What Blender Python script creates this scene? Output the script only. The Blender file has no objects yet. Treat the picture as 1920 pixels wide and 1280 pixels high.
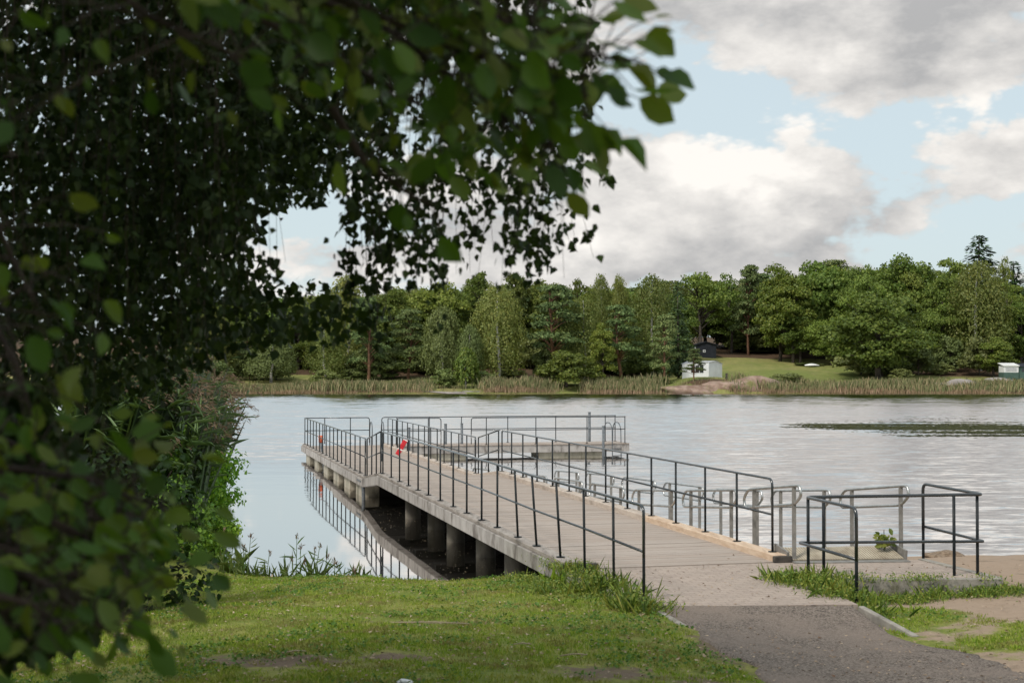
import bpy, math, random
import numpy as np
from mathutils import Vector, Matrix

# ------------------------------------------------------------------ camera, world, sun, exposure
SC = bpy.context.scene
COL = SC.collection
F = 2667.0          # focal length in photo pixels (50 mm on 36 mm)
EYE = 3.47          # eye height over the water
HOR = 694.0         # row of the horizon in the photo
cam_d = bpy.data.cameras.new('camera')
cam_d.lens = 50.0; cam_d.sensor_width = 36.0
cam_d.clip_start = 0.05; cam_d.clip_end = 6000
cam_d.dof.use_dof = True
cam_d.dof.focus_distance = 42.0
cam_d.dof.aperture_fstop = 4.0
cam = bpy.data.objects.new('camera', cam_d); COL.objects.link(cam)
cam.location = (0, 0, EYE)
cam.rotation_euler = (math.radians(90) + math.atan((HOR - 640) / F), 0, 0)
SC.camera = cam
SC.render.resolution_x = 1024; SC.render.resolution_y = 682
SC.view_settings.view_transform = 'Standard'
SC.view_settings.look = 'None'
SC.view_settings.exposure = 0.6
SC.view_settings.gamma = 1.0
SC.view_settings.use_curve_mapping = False
SC.cycles.max_bounces = 8
SC.cycles.transparent_max_bounces = 8
SC.cycles.sample_clamp_indirect = 5.0

SUN_EL, SUN_AZ = math.radians(48), math.radians(222)    # azimuth clockwise from +Y: behind, to the left
sun_d = bpy.data.lights.new('sun', 'SUN')
sun_d.energy = 1.9; sun_d.angle = math.radians(12); sun_d.color = (1.0, 0.95, 0.87)
sun = bpy.data.objects.new('sun', sun_d); COL.objects.link(sun)
sv = Vector((math.sin(SUN_AZ) * math.cos(SUN_EL), math.cos(SUN_AZ) * math.cos(SUN_EL), math.sin(SUN_EL)))
sun.rotation_euler = sv.to_track_quat('Z', 'Y').to_euler()
sun.location = (-30, -30, 60)


class NT:
    """Small helper for node trees."""
    def __init__(self, tree):
        self.t = tree; self.n = tree.nodes; self.l = tree.links
    def add(self, typ, **kw):
        nd = self.n.new(typ)
        for k, v in kw.items():
            setattr(nd, k, v)
        return nd
    def put(self, sock, v):
        if isinstance(v, bpy.types.NodeSocket):
            self.l.new(v, sock)
        elif v is not None:
            sock.default_value = v
    def m(self, op, a, b=None, c=None, clamp=False):
        nd = self.add('ShaderNodeMath', operation=op); nd.use_clamp = clamp
        self.put(nd.inputs[0], a)
        if b is not None: self.put(nd.inputs[1], b)
        if c is not None: self.put(nd.inputs[2], c)
        return nd.outputs[0]
    def vm(self, op, a, b=None):
        nd = self.add('ShaderNodeVectorMath', operation=op)
        self.put(nd.inputs[0], a)
        if b is not None: self.put(nd.inputs[1], b)
        return nd.outputs[0]
    def mix(self, fac, a, b):
        nd = self.add('ShaderNodeMix', data_type='RGBA')
        self.put(nd.inputs[0], fac)
        self.put(nd.inputs[6], a if isinstance(a, bpy.types.NodeSocket) else (*a[:3], 1))
        self.put(nd.inputs[7], b if isinstance(b, bpy.types.NodeSocket) else (*b[:3], 1))
        return nd.outputs[2]
    def step(self, x, a, b, lo=0.0, hi=1.0):
        nd = self.add('ShaderNodeMapRange', interpolation_type='SMOOTHSTEP')
        self.put(nd.inputs[0], x)
        nd.inputs[1].default_value = a; nd.inputs[2].default_value = b
        nd.inputs[3].default_value = lo; nd.inputs[4].default_value = hi
        return nd.outputs[0]
    def lin(self, x, a, b, lo=0.0, hi=1.0):
        nd = self.add('ShaderNodeMapRange')
        self.put(nd.inputs[0], x)
        nd.inputs[1].default_value = a; nd.inputs[2].default_value = b
        nd.inputs[3].default_value = lo; nd.inputs[4].default_value = hi
        return nd.outputs[0]
    def noise(self, vec, scale, detail=4, rough=0.5, dist=0.0):
        nd = self.add('ShaderNodeTexNoise')
        self.put(nd.inputs['Vector'], vec)
        nd.inputs['Scale'].default_value = scale; nd.inputs['Detail'].default_value = detail
        nd.inputs['Roughness'].default_value = rough; nd.inputs['Distortion'].default_value = dist
        return nd.outputs[0]
    def scale(self, vec, sx, sy, sz, rot=0.0, loc=(0, 0, 0)):
        nd = self.add('ShaderNodeMapping')
        self.put(nd.inputs[0], vec)
        nd.inputs['Scale'].default_value = (sx, sy, sz)
        nd.inputs['Rotation'].default_value = (0, 0, rot)
        nd.inputs['Location'].default_value = loc
        return nd.outputs[0]


def build_world():
    w = bpy.data.worlds.new('World'); SC.world = w; w.use_nodes = True
    q = NT(w.node_tree); q.n.clear()
    tc = q.add('ShaderNodeTexCoord')
    d = q.vm('NORMALIZE', tc.outputs['Generated'])
    sp = q.add('ShaderNodeSeparateXYZ'); q.l.new(d, sp.inputs[0])
    X, Y, Z = sp.outputs
    u = q.m('MULTIPLY', q.m('ARCTAN2', X, Y), 2.667)     # bearing and height of a direction, in thousandths of F
    v = q.m('MULTIPLY', q.m('ARCSINE', Z), 2.667)
    # gentle warp so blob outlines are never smooth ellipses
    wn = q.add('ShaderNodeTexNoise'); q.l.new(d, wn.inputs['Vector'])
    wn.inputs['Scale'].default_value = 11; wn.inputs['Detail'].default_value = 5; wn.inputs['Roughness'].default_value = 0.6
    ws = q.add('ShaderNodeSeparateColor'); q.l.new(wn.outputs[1], ws.inputs[0])
    u = q.m('ADD', u, q.m('MULTIPLY', q.m('SUBTRACT', ws.outputs[0], 0.5), 0.22))
    v = q.m('ADD', v, q.m('MULTIPLY', q.m('SUBTRACT', ws.outputs[1], 0.5), 0.16))
    def blobs(lst):
        tot = None
        for (u0, v0, ru, rv, a) in lst:
            du = q.m('MULTIPLY', q.m('SUBTRACT', u, u0), 1 / ru)
            dv = q.m('MULTIPLY', q.m('SUBTRACT', v, v0), 1 / rv)
            r2 = q.m('ADD', q.m('MULTIPLY', du, du), q.m('MULTIPLY', dv, dv))
            e = q.m('MULTIPLY', q.m('EXPONENT', q.m('MULTIPLY', r2, -1.0)), a)
            tot = e if tot is None else q.m('ADD', tot, e)
        return tot
    cover = blobs([
        (0.75, 0.70, 0.62, 0.135, 0.75), (0.86, 0.53, 0.15, 0.06, 0.45), (0.62, 0.57, 0.16, 0.05, 0.4), (0.74, 0.535, 0.27, 0.05, 0.6), (0.25, 0.20, 0.55, 0.06, 0.65),
        (0.36, 0.50, 0.20, 0.045, -0.85), (0.66, 0.43, 0.15, 0.03, -0.6), (0.93, 0.455, 0.13, 0.03, -0.75),
        (0.28, 0.35, 0.13, 0.09, 0.75), (0.56, 0.37, 0.055, 0.085, 0.75), (0.47, 0.31, 0.17, 0.08, 0.7), (0.72, 0.31, 0.10, 0.045, 0.6),
        (0.05, 0.31, 0.25, 0.14, 0.6), (0.90, 0.375, 0.09, 0.06, 0.85), (0.86, 0.285, 0.10, 0.028, -0.75),
        (0.78, 0.235, 0.17, 0.028, -0.65), (0.95, 0.24, 0.05, 0.035, 0.6), (0.25, 0.19, 0.45, 0.035, 0.3),
        (-0.40, 0.27, 0.07, 0.05, -0.8), (-0.15, 0.50, 0.10, 0.06, -0.5), (0.22, 0.125, 0.14, 0.03, -0.2),
        (-0.35, 0.21, 0.16, 0.04, 0.5)])
    flat = q.scale(d, 1, 1, 1.9)
    n1 = q.noise(flat, 7, 9, 0.58)
    n1s = q.noise(q.scale(d, 1, 1, 1.9, loc=(-0.03, 0.0, 0.055)), 7, 9, 0.58)
    vo = q.add('ShaderNodeTexVoronoi', feature='SMOOTH_F1')
    q.l.new(flat, vo.inputs['Vector'])
    vo.inputs['Scale'].default_value = 24; vo.inputs['Detail'].default_value = 3; vo.inputs['Roughness'].default_value = 0.6
    vo.inputs['Smoothness'].default_value = 0.6
    puff = q.m('SUBTRACT', 0.5, vo.outputs['Distance'])
    big = q.noise(flat, 1.7, 3, 0.5)
    dens = q.m('ADD', q.m('ADD', cover, q.m('MULTIPLY', q.m('SUBTRACT', n1, 0.5), 2.1)), q.m('MULTIPLY', puff, 0.85))
    dens = q.m('ADD', dens, q.m('MULTIPLY', q.m('SUBTRACT', big, 0.25), 1.0))
    alpha = q.step(dens, -0.16, 0.28)
    # light: relief of the vapour towards the sun, plus which clouds are thick and grey
    relief = q.m('MULTIPLY', q.m('SUBTRACT', n1, n1s), 4.0)
    tone = blobs([(0.72, 0.68, 0.62, 0.085, -0.62), (0.42, 0.24, 0.28, 0.03, -0.26), (0.30, 0.30, 0.25, 0.02, -0.12), (0.50, 0.37, 0.25, 0.07, 0.28),
                  (0.90, 0.38, 0.10, 0.06, 0.18), (0.22, 0.38, 0.18, 0.08, 0.25), (0.70, 0.56, 0.30, 0.04, 0.22), (-0.3, 0.4, 0.5, 0.3, 0.12)])
    lum = q.m('ADD', q.m('ADD', q.m('ADD', 0.55, relief), tone), q.m('ADD', q.m('MULTIPLY', puff, 0.55), q.m('MULTIPLY', q.m('SUBTRACT', n1, .5), .55)))
    lum = q.m('ADD', lum, q.step(dens, 0.9, 0.1, -0.08, 0.10))
    lum = q.lin(lum, -0.45, 1.10)
    ccol = q.mix(lum, (0.31, 0.31, 0.312), (0.67, 0.645, 0.61))
    # higher up the cover is brighter (thin veil before the sun)
    hi = q.step(v, 0.55, 1.5, 1.0, 1.7)
    ccol = q.vm('MULTIPLY', ccol, q_comb(q, hi))
    sky = q.add('ShaderNodeTexSky', sky_type='NISHITA')
    sky.sun_disc = False; sky.sun_elevation = SUN_EL; sky.sun_rotation = SUN_AZ
    sky.air_density = 1.0; sky.dust_density = 2.0; sky.ozone_density = 1.0
    skyc = q.vm('MULTIPLY', sky.outputs[0], (1.0, 1.0, 1.0))
    veil = q.mix(0.80, skyc, (4.5, 5.2, 5.4))
    colr = q.mix(alpha, veil, q.vm('MULTIPLY', ccol, (10, 10, 10)))
    bg = q.add('ShaderNodeBackground'); bg.inputs['Strength'].default_value = 0.1
    q.l.new(colr, bg.inputs['Color'])
    out = q.add('ShaderNodeOutputWorld'); q.l.new(bg.outputs[0], out.inputs[0])
    w.cycles.sampling_method = 'MANUAL'; w.cycles.sample_map_resolution = 512


def q_comb(q, s):
    nd = q.add('ShaderNodeCombineXYZ')
    for i in range(3): q.l.new(s, nd.inputs[i])
    return nd.outputs[0]


build_world()

# ------------------------------------------------------------------ helpers: objects
RNG = np.random.default_rng(11)
random.seed(11)


def tag(o, label=None, cat=None, group=None, kind=None):
    if label: o['label'] = label
    if cat: o['category'] = cat
    if group: o['group'] = group
    if kind: o['kind'] = kind
    return o


def thing(name, loc, label, cat, group=None):
    o = bpy.data.objects.new(name, None); COL.objects.link(o)
    o.location = loc; o.empty_display_size = 0.2
    return tag(o, label, cat, group)


class MB:
    """Collects polygons, then links them as ONE mesh object."""
    def __init__(self):
        self.v = []; self.f = []
    def add(self, vs, fs):
        b = len(self.v)
        self.v.extend([tuple(p) for p in vs]); self.f.extend([tuple(i + b for i in q) for q in fs])
    def hexa(self, p):      # 8 corners: bottom 4 ccw then top 4 ccw
        self.add(p, [(3, 2, 1, 0), (4, 5, 6, 7), (0, 1, 5, 4), (1, 2, 6, 5), (2, 3, 7, 6), (3, 0, 4, 7)])
    def box(self, x0, x1, y0, y1, z0, z1):
        self.hexa([(x0, y0, z0), (x1, y0, z0), (x1, y1, z0), (x0, y1, z0), (x0, y0, z1), (x1, y0, z1), (x1, y1, z1), (x0, y1, z1)])
    def bar(self, a, b, w, h, up=(0, 0, 1)):     # rectangular bar from a to b
        a = Vector(a); b = Vector(b); d = (b - a).normalized()
        u = Vector(up)
        s = d.cross(u)
        if s.length < 1e-4: s = Vector((1, 0, 0))
        s.normalize(); u = s.cross(d).normalized()
        s = s * w / 2; u = u * h / 2
        self.hexa([a - s - u, a + s - u, b + s - u, b - s - u, a - s + u, a + s + u, b + s + u, b - s + u])
    def tube(self, pts, r, n=8, closed=False, taper=None, cap=True):
        P = [Vector(p) for p in pts]; N = len(P)
        b = len(self.v)
        prev = None
        for i in range(N):
            if closed: t = P[(i + 1) % N] - P[i - 1]
            else: t = P[min(i + 1, N - 1)] - P[max(i - 1, 0)]
            if t.length < 1e-9: t = Vector((0, 0, 1))
            t.normalize()
            if prev is None:
                s = t.cross(Vector((0, 0, 1)))
                if s.length < 1e-3: s = t.cross(Vector((0, 1, 0)))
            else:
                s = prev - t * prev.dot(t)
                if s.length < 1e-4: s = t.cross(Vector((0, 0, 1)))
            s.normalize(); prev = s
            u = t.cross(s)
            rr = r if taper is None else r * (1 + (taper - 1) * i / max(N - 1, 1))
            for k in range(n):
                a = 2 * math.pi * k / n
                self.v.append(tuple(P[i] + s * (rr * math.cos(a)) + u * (rr * math.sin(a))))
        M = N if closed else N - 1
        for i in range(M):
            j = (i + 1) % N
            for k in range(n):
                k2 = (k + 1) % n
                self.f.append((b + i * n + k, b + j * n + k, b + j * n + k2, b + i * n + k2))
        if cap and not closed:
            self.f.append(tuple(b + k for k in range(n)))
            self.f.append(tuple(b + (N - 1) * n + k for k in reversed(range(n))))
    def build(self, name, mat, parent=None, smooth=False, bevel=0.0):
        me = bpy.data.meshes.new(name)
        off = parent.matrix_world.translation if False else (Vector(parent['_org']) if parent is not None and '_org' in parent else Vector((0, 0, 0)))
        V = np.array(self.v, dtype=np.float64).reshape(-1, 3) - np.array(off)
        me.from_pydata(V.tolist(), [], self.f)
        me.validate(); me.update()
        if smooth: me.polygons.foreach_set('use_smooth', [True] * len(me.polygons))
        o = bpy.data.objects.new(name, me); COL.objects.link(o)
        me.materials.append(mat)
        if parent is not None: o.parent = parent
        if bevel > 0:
            bv = o.modifiers.new('bevel', 'BEVEL'); bv.width = bevel; bv.segments = 2; bv.limit_method = 'ANGLE'
        return o


ORG = {}


def root_at(name, loc, label, cat, group=None):
    """Thing whose parts are built in world coordinates: parts subtract this origin."""
    o = thing(name, loc, label, cat, group)
    o['_org'] = tuple(loc)
    ORG[o.name] = o
    return o


def fast(name, V, Fq, mat, parent=None, off=(0, 0, 0), smooth=False):
    """Big mesh from numpy arrays; Fq is a list of (M,k) index arrays."""
    me = bpy.data.meshes.new(name)
    V = np.asarray(V, dtype=np.float32) - np.asarray(off, dtype=np.float32)
    me.vertices.add(len(V)); me.vertices.foreach_set('co', V.ravel())
    loops = np.concatenate([f.ravel() for f in Fq]).astype(np.int32)
    tot = np.concatenate([np.full(len(f), f.shape[1]) for f in Fq]).astype(np.int32)
    start = np.concatenate([[0], np.cumsum(tot)[:-1]]).astype(np.int32)
    me.loops.add(len(loops)); me.loops.foreach_set('vertex_index', loops)
    me.polygons.add(len(tot)); me.polygons.foreach_set('loop_start', start)
    try: me.polygons.foreach_set('loop_total', tot)
    except Exception: pass
    if smooth: me.polygons.foreach_set('use_smooth', np.ones(len(tot), dtype=bool))
    me.update(calc_edges=True); me.validate()
    me.materials.append(mat)
    o = bpy.data.objects.new(name, me); COL.objects.link(o)
    if parent is not None: o.parent = parent
    return o


def unit(a):
    return a / np.maximum(np.linalg.norm(a, axis=-1, keepdims=True), 1e-9)


def rdir(n, rng):
    return unit(rng.normal(size=(n, 3)))


LEAF_T = {
    # along, across, lift
    'quad': np.array([[0, 0, 0], [.5, -.5, .0], [1, 0, 0], [.5, .5, .0]]),
    'birch': np.array([[0, 0, 0], [.22, -.42, .10], [.55, -.30, .07], [1, 0, 0], [.55, .30, .07], [.22, .42, .10]]),
    'round': np.array([[0, 0, 0], [.16, -.20, .05], [.42, -.32, .12], [.70, -.27, .07], [1, 0, -.08], [.70, .27, .07], [.42, .32, .12], [.16, .20, .05]]),
    'lance': np.array([[0, 0, 0], [.3, -.06, .0], [.65, -.05, -.04], [1, 0, -.16], [.65, .05, -.04], [.3, .06, 0]]),
}
LEAF_F = {'quad': [[0, 1, 2, 3]], 'birch': [[0, 1, 2, 3], [0, 3, 4, 5]], 'round': [[0, 1, 2, 3, 4], [0, 4, 5, 6, 7]],
          'lance': [[0, 1, 2, 3], [0, 3, 4, 5]]}


def leaves(pos, axis, normal, size, kind, width=1.0):
    """Leaf polygons: returns V, [F]."""
    T = LEAF_T[kind]; k = len(T)
    axis = unit(axis); side = unit(np.cross(normal, axis)); nor = np.cross(axis, side)
    size = np.asarray(size).reshape(-1, 1, 1)
    lv_ = np.random.default_rng(len(pos))
    wv = width * lv_.uniform(.78, 1.18, (len(pos), 1, 1)); cv = lv_.uniform(-.4, 2.2, (len(pos), 1, 1)); bend = lv_.normal(0, .16, (len(pos), 1, 1)); tw_ = lv_.normal(0, .10, (len(pos), 1, 1))
    A_0 = T[None, :, 0:1]
    V = pos[:, None, :] + size * (axis[:, None, :] * A_0 + side[:, None, :] * (T[None, :, 1:2] * wv + tw_ * A_0 ** 2) + nor[:, None, :] * (T[None, :, 2:3] * cv + bend * A_0 ** 2))
    b = (np.arange(len(pos)) * k)[:, None]
    Fs = np.concatenate([b + np.array(f)[None, :] for f in LEAF_F[kind]], axis=0)
    return V.reshape(-1, 3), [Fs]


def join(parts):
    """Concatenate (V,[F]) results."""
    Vs = []; groups = {}; n = 0
    for V, Fl in parts:
        Vs.append(V)
        for f in Fl:
            groups.setdefault(f.shape[1], []).append(f + n)
        n += len(V)
    return np.concatenate(Vs), [np.concatenate(g) for g in groups.values()]


# ------------------------------------------------------------------ helpers: materials
def principled(name):
    m = bpy.data.materials.new(name); m.use_nodes = True
    q = NT(m.node_tree)
    b = q.n['Principled BSDF']
    return m, q, b


def pmat(name, c1, c2, scale=6.0, rough=0.6, bump=0.0, bscale=None, stretch=(1, 1, 1), metal=0.0, rot=0.0, c3=None, s3=1.0, spec=0.4, lo=.35, hi=.65, amt3=1.0):
    m, q, b = principled(name)
    g = q.add('ShaderNodeNewGeometry')
    vec = q.scale(g.outputs['Position'], *stretch, rot=rot)
    n = q.noise(vec, scale, 6, 0.6)
    c = q.mix(q.step(n, lo, hi), c1, c2)
    if c3 is not None:
        c = q.mix(q.m('MULTIPLY', q.step(q.noise(vec, s3, 5, 0.65), 0.5, 0.68), amt3), c, c3)
    q.l.new(c, b.inputs['Base Color'])
    b.inputs['Roughness'].default_value = rough; b.inputs['Metallic'].default_value = metal
    b.inputs['Specular IOR Level'].default_value = spec
    if bump:
        bp = q.add('ShaderNodeBump'); bp.inputs['Strength'].default_value = bump; bp.inputs['Distance'].default_value = 0.02
        q.l.new(q.noise(vec, bscale or scale * 4, 5, 0.6), bp.inputs['Height']); q.l.new(bp.outputs[0], b.inputs['Normal'])
    return m


def leafmat(name, cols, trans=0.3, rough=0.45, spec=0.35, objvar=0.25, tint=(1.0, 0.95, 0.5), patch=0.0, patch_col=(0.2, 0.15, 0.02), dry=None):
    """Foliage: tone varies per leaf, per tree and in soft patches."""
    m, q, b = principled(name)
    g = q.add('ShaderNodeNewGeometry')
    cr = q.add('ShaderNodeValToRGB')
    el = cr.color_ramp.elements
    while len(el) < len(cols): el.new(0.5)
    for i, c in enumerate(cols):
        el[i].position = i / max(len(cols) - 1, 1); el[i].color = (*c, 1)
    q.l.new(g.outputs['Random Per Island'], cr.inputs[0])
    oi = q.add('ShaderNodeObjectInfo')
    val = q.lin(oi.outputs['Random'], 0, 1, 1 - objvar, 1 + objvar)
    c = q.vm('MULTIPLY', cr.outputs[0], q_comb(q, val))
    hs = q.add('ShaderNodeHueSaturation'); q.l.new(c, hs.inputs['Color'])
    q.l.new(q.lin(q.m('FRACT', q.m('MULTIPLY', oi.outputs['Random'], 7.31)), 0, 1, 0.48, 0.515), hs.inputs['Hue'])
    c = hs.outputs[0]
    if patch:
        pn = q.noise(g.outputs['Position'], 0.6, 3, 0.6)
        c = q.mix(q.m('MULTIPLY', q.step(pn, 0.52, 0.72), patch), c, patch_col)
    if dry is not None:                              # worn and lush areas of turf
        c = q.mix(q.step(q.noise(g.outputs['Position'], 1.9, 6, .7), .46, .62, 0, .8), c, dry)
        c = q.mix(q.step(q.noise(g.outputs['Position'], 1.1, 5, .65), .44, .30, 0, .6), c, (0.05, 0.10, 0.018))
    q.l.new(c, b.inputs['Base Color'])
    b.inputs['Roughness'].default_value = rough; b.inputs['Specular IOR Level'].default_value = spec
    tr = q.add('ShaderNodeBsdfTranslucent')
    q.l.new(q.vm('MULTIPLY', c, tint), tr.inputs[0])
    mx = q.add('ShaderNodeMixShader'); mx.inputs[0].default_value = trans
    q.l.new(b.outputs[0], mx.inputs[1]); q.l.new(tr.outputs[0], mx.inputs[2])
    q.l.new(mx.outputs[0], q.n['Material Output'].inputs[0])
    return m


M = {}
M['rail'] = pmat('rail_paint', (0.012, 0.015, 0.017), (0.024, 0.028, 0.03), 9, 0.45, spec=0.15)
M['handrail'] = pmat('worn_rail_paint', (0.014, 0.017, 0.019), (0.03, 0.034, 0.037), 5, 0.2, spec=.9)
M['steel'] = pmat('brushed_steel', (0.42, 0.41, 0.39), (0.55, 0.54, 0.52), 7, 0.32, metal=0.85)
M['galv'] = pmat('galvanised_steel', (0.085, 0.095, 0.105), (0.15, 0.16, 0.17), 12, 0.55, metal=0.2)
M['flatbar'] = pmat('steel_flat_bar', (0.17, 0.16, 0.145), (0.25, 0.235, 0.215), 8, 0.55, metal=0.2)
M['concrete'] = pmat('weathered_concrete', (0.27, 0.245, 0.225), (0.38, 0.35, 0.325), 3.5, 0.85, 0.4, 30, stretch=(1, 1, .5), c3=(0.10, 0.082, 0.07), s3=2.6, amt3=0.85)
M['kerbstone'] = pmat('mossy_kerb', (0.22, 0.20, 0.175), (0.32, 0.29, 0.25), 5, 0.9, 0.5, 40, c3=(0.10, 0.095, 0.05), s3=4, amt3=.8)
M['concrete_low'] = pmat('tidemarked_concrete', (0.22, 0.20, 0.155), (0.36, 0.325, 0.26), 2.2, 0.85, 0.4, 30, stretch=(1, 1, .4), c3=(0.09, 0.085, 0.05), s3=2.5, amt3=.7)
M['kerb_wood'] = pmat('grey_timber', (0.40, 0.33, 0.275), (0.50, 0.42, 0.35), 3, 0.8, 0.3, 40, stretch=(3, .6, 3), c3=(0.20, 0.16, 0.13), s3=1.6, amt3=.6)
M['new_wood'] = pmat('fresh_timber', (0.50, 0.36, 0.25), (0.60, 0.46, 0.34), 3, 0.75, 0.25, 40, stretch=(4, .5, 4), c3=(0.40, 0.27, 0.18), s3=2.6, amt3=.6)
M['old_wood'] = pmat('old_grey_timber', (0.24, 0.205, 0.18), (0.34, 0.30, 0.265), 3, 0.85, 0.3, 40, stretch=(3, .6, 3), c3=(0.10, 0.085, 0.07), s3=1.8, amt3=.8)
M['rubber'] = pmat('dark_timber_end', (0.03, 0.027, 0.024), (0.07, 0.06, 0.05), 8, 0.8)
M['rock'] = pmat('shore_rock', (0.20, 0.175, 0.16), (0.31, 0.275, 0.25), 0.6, 0.9, 0.6, 3, c3=(0.11, 0.11, 0.06), s3=.35)
M['rock_brown'] = pmat('brown_shore_rock', (0.17, 0.105, 0.075), (0.30, 0.215, 0.17), 0.8, 0.9, 0.6, 4, c3=(0.15, 0.14, 0.05), s3=.5)
M['white'] = pmat('white_boards', (0.62, 0.62, 0.62), (0.70, 0.70, 0.70), 1.2, 0.6)
M['glass'] = pmat('dark_glass', (0.012, 0.015, 0.018), (0.03, 0.035, 0.04), 1, 0.1, spec=0.8)
M['black_boards'] = pmat('black_boards', (0.006, 0.008, 0.014), (0.014, 0.016, 0.024), 1.5, 0.7)
M['green_boards'] = pmat('green_boards', (0.05, 0.09, 0.075), (0.07, 0.12, 0.1), 1.5, 0.7)
M['grey_roof'] = pmat('grey_roofing', (0.35, 0.36, 0.37), (0.45, 0.45, 0.46), 1.5, 0.7)
M['red'] = pmat('red_plastic', (0.50, 0.02, 0.03), (0.60, 0.035, 0.045), 8, 0.4)
M['orange'] = pmat('orange_paint', (0.55, 0.10, 0.04), (0.65, 0.14, 0.06), 8, 0.5)
M['white_plastic'] = pmat('white_plastic', (0.7, 0.7, 0.68), (0.8, 0.8, 0.78), 8, 0.4)
M['bark'] = pmat('bark', (0.035, 0.028, 0.022), (0.09, 0.075, 0.06), 5, 0.9, 0.6, 18, stretch=(1, 1, .25))
M['bark_far'] = pmat('grey_bark', (0.045, 0.036, 0.028), (0.10, 0.08, 0.065), 2, 0.9)
M['bark_pine'] = pmat('pine_bark', (0.13, 0.065, 0.038), (0.22, 0.12, 0.07), 1.5, 0.9)
M['bark_birch'] = pmat('birch_bark', (0.42, 0.40, 0.37), (0.06, 0.055, 0.05), 1.6, 0.8, stretch=(1, 1, 1.2), lo=.55, hi=.68)
M['twig'] = pmat('twig_bark', (0.03, 0.02, 0.015), (0.06, 0.04, 0.03), 12, 0.8)


def deck_mat():
    m, q, b = principled('deck_planks')
    g = q.add('ShaderNodeNewGeometry')
    vec = q.scale(g.outputs['Position'], 1, 1, 1, rot=math.radians(-13.8))
    n = q.noise(q.scale(vec, .8, 9, 1), 4, 6, 0.65)
    c = q.mix(q.step(n, .3, .7), (0.32, 0.265, 0.226), (0.415, 0.352, 0.304))
    isl = g.outputs['Random Per Island']
    c = q.mix(q.lin(isl, 0, 1, 0, .8), c, (0.32, 0.255, 0.21))
    st = q.noise(vec, 0.9, 5, .6)
    c = q.mix(q.step(st, .52, .72, 0, .5), c, (0.30, 0.25, 0.21))
    q.l.new(c, b.inputs['Base Color']); b.inputs['Roughness'].default_value = .75; b.inputs['Specular IOR Level'].default_value = .3
    bp = q.add('ShaderNodeBump'); bp.inputs['Strength'].default_value = .35; bp.inputs['Distance'].default_value = .01
    q.l.new(q.noise(q.scale(vec, 1, 14, 1), 9, 4, .6), bp.inputs['Height']); q.l.new(bp.outputs[0], b.inputs['Normal'])
    return m


M['deck'] = deck_mat()


def paver_mat():
    m, q, b = principled('concrete_pavers')
    g = q.add('ShaderNodeNewGeometry')
    vec = q.scale(g.outputs['Position'], 1, 1, 1, rot=math.radians(-13.8))
    br = q.add('ShaderNodeTexBrick'); q.l.new(vec, br.inputs['Vector'])
    br.inputs['Color1'].default_value = (0.36, 0.287, 0.237, 1); br.inputs['Color2'].default_value = (0.30, 0.237, 0.197, 1)
    br.inputs['Mortar'].default_value = (0.16, 0.128, 0.105, 1)
    br.inputs['Scale'].default_value = 1.0; br.inputs['Brick Width'].default_value = .21; br.inputs['Row Height'].default_value = .14
    br.inputs['Mortar Size'].default_value = .006; br.inputs['Mortar Smooth'].default_value = .4
    n = q.noise(vec, 1.6, 6, .65)
    c = q.mix(q.step(n, .42, .75, 0, .6), br.outputs[0], (0.28, 0.23, 0.19))
    c = q.mix(q.step(q.noise(vec, 30, 3, .6), .35, .7, 0, .35), c, (0.46, 0.39, 0.34))
    q.l.new(c, b.inputs['Base Color']); b.inputs['Roughness'].default_value = .9; b.inputs['Specular IOR Level'].default_value = .25
    bp = q.add('ShaderNodeBump'); bp.inputs['Strength'].default_value = .5; bp.inputs['Distance'].default_value = .008
    q.l.new(q.m('SUBTRACT', q.noise(vec, 60, 3, .6), br.outputs[1]), bp.inputs['Height']); q.l.new(bp.outputs[0], b.inputs['Normal'])
    return m


M['paver'] = paver_mat()


def gravel_mat():
    m, q, b = principled('path_gravel')
    g = q.add('ShaderNodeNewGeometry'); p = g.outputs['Position']
    vo = q.add('ShaderNodeTexVoronoi'); q.l.new(p, vo.inputs['Vector']); vo.inputs['Scale'].default_value = 62
    sc = q.add('ShaderNodeSeparateColor'); q.l.new(vo.outputs['Color'], sc.inputs[0])
    c = q.mix(q.step(sc.outputs[0], 0, 1), (0.072, 0.058, 0.049), (0.235, 0.192, 0.162))
    c = q.mix(q.step(sc.outputs[1], .86, .93, 0, .8), c, (0.26, 0.22, 0.18))
    c = q.mix(q.step(q.noise(p, .9, 6, .65), .42, .66, 0, .75), c, (0.22, 0.175, 0.145))
    q.l.new(c, b.inputs['Base Color']); b.inputs['Roughness'].default_value = .95; b.inputs['Specular IOR Level'].default_value = .15
    bp = q.add('ShaderNodeBump'); bp.inputs['Strength'].default_value = .9; bp.inputs['Distance'].default_value = .012
    q.l.new(q.m('SUBTRACT', 1.0, vo.outputs['Distance']), bp.inputs['Height']); q.l.new(bp.outputs[0], b.inputs['Normal'])
    return m


M['gravel'] = gravel_mat()


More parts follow.
